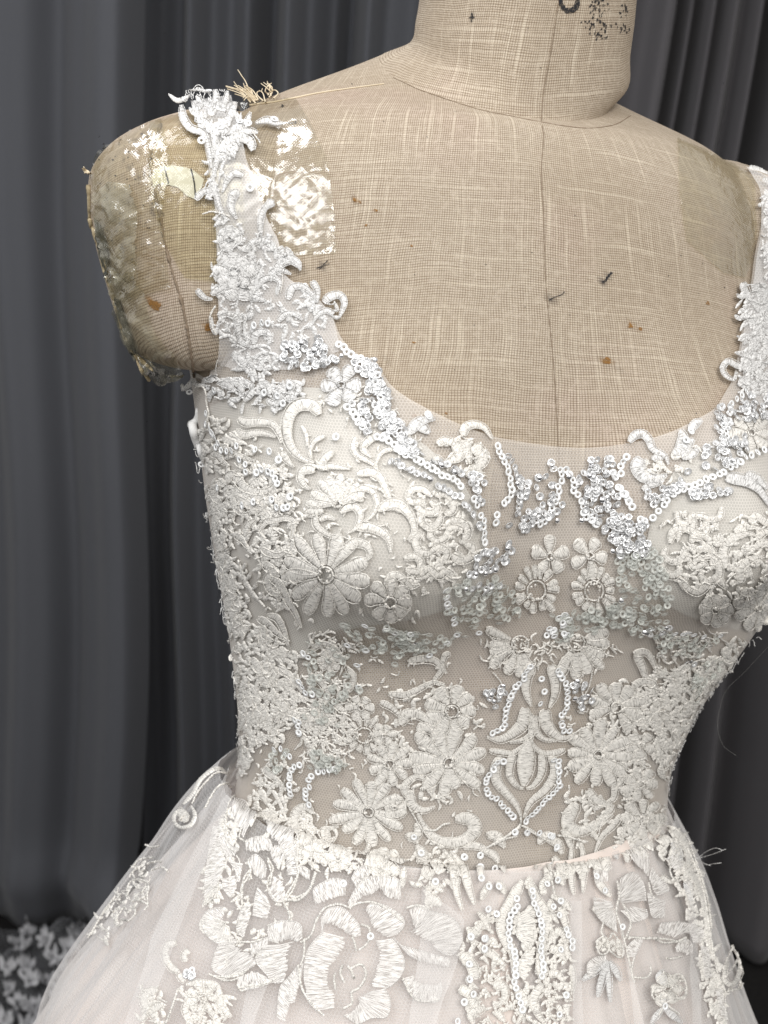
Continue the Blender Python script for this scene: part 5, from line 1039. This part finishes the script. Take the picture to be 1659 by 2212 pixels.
fill('J', [(220,760),(480,780),(480,1160),(560,1399),(40,1399),(0,1000),(120,820)], 150, 80, 60); fill('J', [(1110,380),(1200,480),(1300,760),(1340,1020),(1420,1399),(1330,1399),(1240,900),(1150,640)], 110, 70, 35)
fill('J', [(480,780),(600,800),(610,1250),(560,1399),(470,1250)], 50, 90, 50); fill('J', [(860,250),(1060,220),(1060,430),(880,520),(820,470)], 60, 90, 60); fill('J', [(560,180),(800,120),(800,330),(640,430),(550,330)], 30, 120, 60)
fill('J', [(1050,430),(1150,350),(1220,480),(1280,600),(1200,640)], 40, 70, 50)
# ---- thin connecting embroidery between the motifs
fill('P', [(470,940),(640,900),(900,1010),(1000,1130),(1010,1260),(880,1330),(640,1350),(500,1240)], 150, 60, 80, w=(1.6, 3.4), L=(8, 18))
fill('P', [(560,1350),(700,1340),(1000,1420),(1020,1780),(860,1860),(640,1820),(540,1640)], 120, 70, 80, w=(1.6, 3.4), L=(8, 18))
fill('P', [(1230,1440),(1480,1400),(1430,1800),(1250,1860),(1180,1700)], 70, 100, 70, w=(1.6, 3.4), L=(8, 18))
fill('P', [(640,870),(760,830),(860,900),(950,1000),(880,1010),(760,930)], 40, 60, 80, w=(1.6, 3.4), L=(8, 18))
# ---- lace spilling over the waist seam
for c, x0, x1, n in (('P', 1130, 1425, 26), ('P', 560, 880, 24), ('P', 880, 1130, 3)):
    for k_ in range(n):
        x = rng.uniform(x0, x1); yw = np.interp(x, [520, 600, 700, 860, 1000, 1130, 1250, 1350, 1425], [1700, 1790, 1862, 1893, 1908, 1908, 1885, 1845, 1760]); y = yw+rng.normal(0, 16); a = rng.normal(1.2, 1.1); l = rng.uniform(16, 34)
        leaf('P', [(x, y-l*.5*math.sin(a)), (x+l*.2*math.cos(a)+rng.normal(0, 2), y), (x+l*.5*math.cos(a), y+l*.5*math.sin(a))], rng.uniform(3.5, 7))
for (x, y, r_) in ((1290, 1862, 26), (1370, 1830, 24), (1215, 1880, 20), (655, 1835, 26), (590, 1770, 24), (735, 1862, 22), (820, 1880, 20)): flower('P', x, y, r_, 7)
# ---- sequins
Wl = lambda c, p, **k: seqline('white', c, p, **k); Sl = lambda c, p, **k: seqline('silver', c, p, tilt=.6, jit=2.2, **k); Cl = lambda c, p, **k: seqline('clear', c, p, **k)
for p in ([(720,775),(740,815),(770,870),(795,910),(805,980),(815,1020),(810,1070),(780,1100),(765,1130)], [(1140,910),(1150,960),(1130,1000),(1135,1050),(1110,1100),(1080,1160),(1060,1200),(1040,1240),(1005,1260)], [(1180,910),(1205,940),(1225,980),(1235,1035),(1260,1075),(1285,1105),(1310,1170),(1320,1205),(1350,1220),(1385,1255)], [(1585,830),(1550,880),(1550,910),(1545,940),(1520,965)], [(1555,1030),(1580,1075),(1600,1110),(1635,1150)],
          [(100,800),(140,830),(190,850),(240,880),(290,910),(330,935),(370,960),(410,975),(450,995),(490,1025)], [(565,1110),(590,1145)], [(610,1205),(625,1240),(630,1300),(630,1345),(640,1380)], [(710,1200),(705,1245)], [(290,575),(300,580)]): Wl('B', p)
for p in ([(-10,330),(30,440),(50,510),(40,580),(80,620),(130,670),(170,740)], [(60,880),(130,900),(210,950),(290,980)], [(350,1030),(420,1060),(480,1110),(520,1160),(570,1210),(600,1290)], [(800,830),(840,900),(850,940)], [(-20,560),(40,640),(100,700),(140,780),(200,810),(260,830)], [(300,880),(380,880),(460,930),(500,960)], [(1080,870),(1085,910)], [(1350,850),(1355,900),(1350,960)], [(1490,850),(1500,930),(1480,1000)]): Sl('B', p)
for poly, n in [([(830,950),(1100,930),(1170,1150),(950,1280),(850,1150)], 38), ([(1260,930),(1380,920),(1500,1000),(1600,1180),(1659,1300),(1540,1400),(1300,1150)], 75), ([(550,1430),(800,1370),(830,1480),(600,1600)], 26), ([(830,1130),(1000,1200),(900,1300),(780,1280)], 16), ([(540,940),(640,980),(640,1150),(560,1080)], 12)]: seqfill('silver', 'B', poly, n)
seqfill('silver', 'A', [(860,590),(1110,560),(1250,700),(1150,770),(900,760)], 56); seqfill('silver', 'A', [(1300,680),(1430,690),(1520,850),(1560,1000),(1659,1200),(1560,1180),(1430,1000),(1380,820)], 62)
seqfill('silver', 'A', [(1290,990),(1400,960),(1560,1120),(1600,1220),(1420,1200)], 26); seqfill('silver', 'A', [(1590,1200),(1700,1250),(1700,1350),(1590,1300)], 10)
Wl('A', [(1230,600),(1290,660),(1340,690),(1400,720),(1430,780),(1460,850),(1480,930),(1500,1010),(1480,1060)]); Wl('A', [(1290,1025),(1330,1070),(1360,1115),(1390,1160)]); Wl('A', [(1470,1215),(1540,1250),(1600,1290),(1640,1320)]); Wl('A', [(890,610),(900,620)])
for poly, n in [([(1210,1250),(1400,1150),(1659,1120),(1659,1320),(1400,1350),(1230,1480),(1180,1400)], 70), ([(1080,1600),(1250,1480),(1420,1450),(1500,1550),(1350,1700),(1150,1750)], 46), ([(1030,1860),(1320,1830),(1320,1920),(1030,1960)], 22), ([(650,1900),(900,1830),(1000,1740),(1080,1800),(850,1930),(720,2000)], 24), ([(190,1640),(420,1620),(430,1900),(330,1990),(90,1900)], 24)]: seqfill('silver', 'C', poly, n)
for p in ([(1430,1125),(1340,1190),(1290,1300),(1270,1380),(1290,1450),(1270,1520)], [(1600,1560),(1560,1590),(1430,1640),(1380,1690),(1300,1740),(1220,1780),(1120,1820),(1040,1850),(960,1880),(900,1900),(850,1950),(820,1990)], [(460,1850),(500,1900),(540,1960)], [(980,1495),(985,1500)], [(1010,1420),(1020,1430)]): Wl('C', p, sp=12.5)
seqfill('silver', 'K', [(330,60),(600,60),(600,300),(420,330),(330,180)], 60); seqfill('clear', 'K', [(370,300),(640,250),(760,500),(700,760),(480,780),(250,680),(400,520)], 130); Wl('K', [(760,800),(845,790),(880,800)]); Wl('K', [(940,815),(1040,820)], sp=20); Wl('K', [(140,20),(190,60),(235,95)]); Wl('K', [(540,65),(640,60),(660,20)], sp=16)
seqfill('silver', 'K', [(540,770),(720,740),(800,810),(620,830)], 7); Sl('K', [(810,985),(870,1010)]); seqfill('clear', 'K', [(620,790),(850,800),(1050,850),(900,960),(640,920)], 40); seqfill('clear', 'K', [(850,1050),(1100,930),(1100,1000),(930,1200),(850,1330)], 30)
for p in ([(795,565),(765,600),(750,640),(720,660),(700,700),(685,750),(665,790),(662,840),(650,890),(620,910),(590,920)], [(945,580),(960,610),(980,650),(990,690),(990,740),(985,790),(965,830),(960,880),(970,905),(1000,915)], [(860,630),(868,690),(855,720),(850,765)], [(650,1080),(615,1090),(595,1120),(570,1165),(555,1190),(568,1240),(580,1270),(620,1290),(650,1330),(680,1360),(705,1385)], [(920,1070),(940,1080),(945,1120),(940,1170),(945,1220),(920,1250),(880,1285),(840,1330),(820,1355),(790,1385),(765,1410)],
          [(400,380),(440,380),(480,370),(510,370)], [(330,140),(335,190),(350,240),(370,280),(385,305)], [(255,490),(260,460),(300,445),(340,420)], [(710,1465),(780,1475),(895,1485),(930,1555)]): Wl('E', p, sp=10.5 if len(p) > 4 else 26)
seqfill('white', 'E', [(970,255),(1040,340),(1010,400),(900,420),(870,380),(940,300)], 13, .3); seqfill('clear', 'E', [(300,120),(600,60),(720,200),(760,300),(500,340),(400,390),(320,280)], 90); seqfill('clear', 'E', [(30,330),(240,380),(480,370),(300,450),(100,490)], 50)
seqfill('clear', 'E', [(860,280),(1280,230),(1440,320),(1400,380),(1100,370),(950,430)], 70); seqfill('silver', 'E', [(540,660),(660,650),(650,780),(560,780)], 12); seqfill('silver', 'E', [(1010,640),(1130,640),(1120,800),(1020,800)], 14); seqfill('silver', 'E', [(400,60),(600,20),(660,160),(440,160)], 10)
seqfill('clear', 'D', [(1090,860),(1240,880),(1659,930),(1659,1000),(1400,1060),(1200,1060)], 60); seqfill('clear', 'D', [(880,1000),(1040,980),(1180,1060),(1080,1180),(1230,1330),(1060,1440),(1120,1600),(850,1500),(900,1200)], 55)
flower('D', 1010, 1130, 85, 8, w=22); scroll('D', [(900,1060),(960,1020),(1040,1040),(1090,1090)], 18); scroll('D', [(1120,1180),(1160,1250),(1130,1330),(1060,1350)], 20); scroll('D', [(900,1240),(960,1290),(1000,1370),(960,1450)], 20); scroll('D', [(1040,1430),(1100,1480),(1080,1560)], 18); flower('D', 930, 1540, 80, 7, w=24); Cl('D', [(880,1150),(900,1250),(900,1330)]); Wl('D', [(820,1270),(850,1320),(870,1350),(905,1355)])
Wl('D', [(820,1540),(815,1570),(825,1605)]); Cl('D', [(1410,1060),(1430,1090),(1420,1140)])
for p in [(240,865),(455,885),(770,910),(855,935),(930,870),(890,985),(720,1280),(405,1035),(425,1120),(440,1160),(870,1350),(700,470),(750,455),(785,460),(320,1400),(810,1295),(1225,1215),(480,1520),(830,1600),(950,1585),(710,1615),(640,1640)]: Wl('A', [p])
Wl('A', [(470,1260),(510,1280),(560,1285),(600,1260)]); Wl('A', [(620,1340),(655,1375),(660,1420)]); Wl('A', [(730,1425),(770,1415),(825,1435),(850,1470),(865,1500)]); Wl('A', [(410,1110),(440,1150),(470,1200),(480,1230)])
for p in [(780,95),(545,125),(475,140),(665,110),(695,160),(740,165),(765,160),(1365,905),(1420,928),(1185,1150),(880,1105),(850,1080),(1195,1300),(1515,935),(1235,880),(700,10),(1125,1015),(1240,1045)]: Wl('D', [p])
for p in ([(1000,400),(1040,390),(1080,430),(1100,440)], [(1160,490),(1110,520),(1100,570),(1095,630),(1105,690)], [(1380,520),(1320,535),(1280,535),(1240,560),(1215,590)], [(1225,635),(1190,670),(1200,710),(1215,745)], [(1130,200),(1150,240),(1155,285)]): Wl('G', p, sp=10.5)
seqfill('clear', 'G', [(1180,380),(1480,450),(1400,540),(1220,520)], 36); seqfill('clear', 'G', [(950,400),(1080,400),(1100,520),(960,560)], 16)
for p in [(1210,300),(1255,405),(1345,620),(1525,430),(1630,420),(1630,530),(1625,595),(1560,975),(1640,985),(1640,1050),(755,632),(932,970),(1550,1150),(1555,1250),(1575,1345),(1525,1395),(1480,1520)]: Wl('I', [p])
for p in [(30,490),(110,480),(110,570),(185,555),(155,665),(205,665),(195,810),(55,930),(130,940),(120,995),(150,785),(475,375),(505,445),(475,535),(515,635),(458,655),(530,745),(490,775),(520,820),(765,690),(715,615),(50,1075),(50,1155),(530,1340),(560,1240),(1080,1300),(860,880),(530,1000),(290,355),(355,360)]: Wl('J', [p])
for p in ([(310,730),(305,780),(270,830),(265,880),(265,945),(270,980),(290,1005),(300,1040),(300,1080),(295,1130),(290,1165)], [(380,690),(390,760),(410,800),(430,860),(430,970),(425,1005),(430,1050),(435,1110),(430,1140)], [(300,1210),(330,1260),(350,1310)], [(560,890),(590,950),(600,990)]): Wl('J', p, sp=13)
for p in [(1250,1375),(1285,1360)]: Wl('H', [p])
for p in [(875,635),(1190,552),(1068,568),(905,430),(1035,560),(955,580),(1075,822)]: Wl('L', [p])
seqfill('silver', 'H', [(1240,1390),(1300,1380),(1280,1430)], 5)
# ---- padded cup edge peeping out at the armhole, loose threads, train on the floor
PADM = make_simple('white_cup_padding', (.86, .86, .86), .9, .1)
pv, pf = tube(BODYMAP(catmull([(436,880),(424,903),(413,915),(418,930),(428,960),(436,985)], 40), .0015), .0022*np.sin(PI*np.linspace(.06, .94, 40))**.5, 12); setp(mesh_obj('cup_padding', pv, pf, PADM), DRESS)
b = Buf()
for i in range(60):
    y0 = rng.uniform(930, 1660); x0 = np.interp(y0, [905, 1000, 1120, 1250, 1400, 1550, 1660], [418, 428, 446, 470, 500, 518, 525]); a = rng.normal(PI, .7); l = rng.uniform(5, 14)
    pts = [(x0+4, y0), (x0+4+l*.5*math.cos(a), y0+l*.5*math.sin(a)), (x0+4+l*math.cos(a+.6), y0+l*math.sin(a+.6))]; b.add(*cord(pts, .8, base=.001))
for i in range(70):
    y0 = rng.uniform(1370, 1700); x0 = np.interp(y0, [1352, 1420, 1475, 1532, 1600, 1639, 1694], [1659, 1584, 1529, 1494, 1465, 1446, 1430]); a = rng.normal(.3, .7); l = rng.uniform(5, 14)
    pts = [(x0-4, y0), (x0-4+l*.5*math.cos(a), y0+l*.5*math.sin(a)), (x0-4+l*math.cos(a+.6), y0+l*math.sin(a+.6))]; b.add(*cord(pts, .8, base=.001))
o = setp(b.obj('fuzz_threads', W_), DRESS); o['kind'] = 'stuff'
def loose(pts, r, z0=.001, z1=.02, n=40):
    p = catmull(pts, n); v, f = tube(SF(p, np.linspace(z0, z1, n)), r, 5); return v, f
def loose(pts, r, dist, n=40):
    p = catmull(pts, n); return tube(CAM+ray(p)*(dist+.01*np.sin(np.linspace(0, 5, n)))[:, None], r, 5)
dw = float(np.linalg.norm(SF(np.array([1495., 1852.]))-CAM)); db = float(np.linalg.norm(SF(np.array([1600., 1400.]))-CAM))
b = Buf()
for p in ([(1490,1852),(1507,1853),(1525,1840),(1545,1832),(1560,1836)], [(1490,1853),(1507,1854),(1530,1848),(1548,1842),(1568,1834)], [(1490,1855),(1507,1856),(1525,1868),(1540,1866),(1558,1864)], [(1490,1856),(1507,1857),(1520,1864),(1535,1870)]): b.add(*loose(p, .00016, dw))
o = setp(b.obj('frayed_tulle_threads', W_), DRESS); o['kind'] = 'stuff'
b = Buf(); b.add(*loose([(1675,1380),(1610,1450),(1570,1490),(1555,1530),(1550,1570),(1562,1610),(1590,1632)], .00005, db)); setp(b.obj('loose_thread', make_simple('fine_loose_thread', (.22,.22,.21), .8)), DRESS)
PLEAT = make_net('tulle_pleat_net', (.88, .86, .85), .0017, .12, .22)
for c, poly in (('Q', [(1190,225),(1230,240),(1560,500),(1580,560),(1530,850),(1390,1260),(1340,1498),(1340,1600),(1050,1600),(1100,1260),(1170,700)]), ('U', [(410,660),(440,900),(500,1180),(600,1500),(690,1868),(700,1980),(540,1980),(520,1500),(470,1150),(430,900)]), ('U', [(-60,640),(30,640),(60,1100),(50,1868),(40,1980),(-40,1980),(-60,1200)]), ('U', [(1080,450),(1130,440),(1180,900),(1200,1400),(1230,1980),(1120,1980),(1110,1400)]), ('H', [(1500,260),(1540,300),(1380,700),(1200,1150),(1000,1700),(860,1750),(1050,1150),(1300,640)]), ('R', [(560,1900),(640,1880),(700,1860),(560,2250),(480,2250)])):
    patch('tulle_pleat', tr(c, poly), PLEAT, .0022, DRESS, mp=SF, wr=.00003, step=9)
# train: gathered lace lying on the black floor behind the skirt
def ground(xy, z):
    d = ray(np.asarray(xy, float)); t = (z-CAM[2])/d[..., 2]; return CAM+d*t[..., None]
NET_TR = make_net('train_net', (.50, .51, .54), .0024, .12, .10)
gx, gy = np.meshgrid(np.linspace(-160, 330, 70), np.linspace(2012, 2420, 60))
hz = .03+.028*np.sin(gx*.03+1)*np.sin(gy*.045)+.012*np.sin(gx*.09+gy*.05)
edge_ = np.clip((gy-2012-22*np.sin(gx*.035)-14*np.sin(gx*.11))/40, 0, 1); hz = hz*edge_+.004
TP = np.stack([ground(np.stack([gx, gy], -1)[i], 0.0) for i in range(60)]); TP[..., 2] = hz
setp(mesh_obj('train', TP.reshape(-1, 3), grid_faces(60, 70), NET_TR, uv=np.stack([TP[..., 0], TP[..., 1]], -1).reshape(-1, 2)), DRESS)
tb = BVHTree.FromPolygons(TP.reshape(-1, 3).tolist(), grid_faces(60, 70).tolist())
def tsurf(xy, off):
    d = ray(np.asarray(xy, float)); out = []
    for q_, dd in zip(np.asarray(xy), d):
        h = tb.ray_cast(Vector(CAM), Vector(dd)); t = h[3] if h[0] is not None else (0.03-CAM[2])/dd[2]; out.append(CAM+dd*t)
    out = np.array(out); out[:, 2] += off; return out
b = Buf()
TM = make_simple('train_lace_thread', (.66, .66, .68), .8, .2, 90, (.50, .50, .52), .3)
for (cx_, cy_, R_) in [(43,2052,26),(60,2024,20),(99,2040,20),(149,2062,26),(176,2024,20),(160,2030,16),(57,2098,22),(116,2080,24),(17,2102,22),(66,2130,22),(100,2128,18),(149,2108,22),(41,2178,24),(76,2186,26),(130,2150,22),(20,2150,16),(110,2210,24),(60,2230,26),(10,2215,22),(-20,2060,22),(-30,2120,24),(-40,2190,24),(170,2150,20),(200,2080,20),(30,2270,26),(90,2280,24)]:
    n_ = rng.integers(6, 10)
    for k_ in range(n_*2):
        a = k_*6.283/n_+rng.normal(0, .3); r1_ = R_*rng.uniform(.75, 1.25)*(1 if k_ < n_ else .6); p = catmull([(cx_+R_*.12*math.cos(a), cy_+R_*.1*math.sin(a)), (cx_+.6*r1_*math.cos(a+.1), cy_+.5*r1_*math.sin(a+.1)), (cx_+r1_*math.cos(a), cy_+.85*r1_*math.sin(a))], 9)
        T = np.gradient(p, axis=0); T /= np.linalg.norm(T, axis=1, keepdims=True)+1e-9; Nn = np.stack([-T[:, 1], T[:, 0]], 1); ww = R_*.24*np.sin(PI*np.linspace(.08, .93, 9))**.7
        xy = np.stack([p-Nn*ww[:, None], p, p+Nn*ww[:, None]], 1).reshape(-1, 2); P_ = tsurf(xy, .006).reshape(9, 3, 3); P_[:, 1, 2] += .006+rng.uniform(0, .006); P_[:, :, 2] += np.linspace(0, rng.uniform(0, .018), 9)[:, None]; b.add(P_.reshape(-1, 3), grid_faces(9, 3))
o = setp(b.obj('train_lace', TM), DRESS); o['kind'] = 'stuff'

# small faceted stones, added among the sequins to supply their glints
GL, gnt, gb = mat('glint_facet'); gb.inputs['Base Color'].default_value = (.95, .95, .97, 1); gb.inputs['Metallic'].default_value = .9; gb.inputs['Roughness'].default_value = .06
spots_ = [tr('B', [p])[0] for p in ((1080,885),(1350,870),(1120,1230),(640,1560),(700,1540),(780,1410),(450,940),(370,900),(1000,960),(1430,1100),(1340,950),(1200,950),(300,990),(20,440),(1500,1330),(1290,1230),(850,1000))]+[tr('E', [p])[0] for p in ((585,715),(650,665),(1045,640),(1030,735),(1100,720),(480,60),(590,40),(430,130),(1420,360),(1300,190),(180,410),(600,750))]+[tr('K', [p])[0] for p in ((570,790),(840,990),(410,580),(350,270),(550,300),(700,750))]+[tr('A', [p])[0] for p in ((910,620),(1000,590),(1100,600),(1460,710),(1250,680),(1530,1010),(1080,640))]
for sp_ in spots_:
    a_ = np.arange(8)/8*2*PI; r_ = rng.uniform(.0011, .0017); n_ = ALL.normal(sp_)+rng.normal(0, .22, 3); n_ /= np.linalg.norm(n_); R_ = np.array(Vector(n_).to_track_quat('Z', 'Y').to_matrix() @ Matrix.Rotation(rng.uniform(0, 6), 3, 'Z'))
    v_ = np.array([(r_*math.cos(t), r_*math.sin(t), 0) for t in a_]+[(r_*.62*math.cos(t+.39), r_*.62*math.sin(t+.39), r_*.55) for t in a_]+[(0, 0, r_*.62)]) @ R_.T+SF(sp_, .0014)
    f_ = [(i, (i+1) % 8, 8+i) for i in range(8)]+[((i+1) % 8, 8+(i+1) % 8, 8+i) for i in range(8)]+[(8+i, 8+(i+1) % 8, 16) for i in range(8)]
    setp(mesh_obj('glint_stone', v_, np.array(f_), GL, smooth=False), DRESS)

for k_, b_ in OVER.items():
    if b_.V: o = setp(b_.obj(k_+'s', THREAD), DRESS); o['kind'] = 'stuff'
flush_sequins()
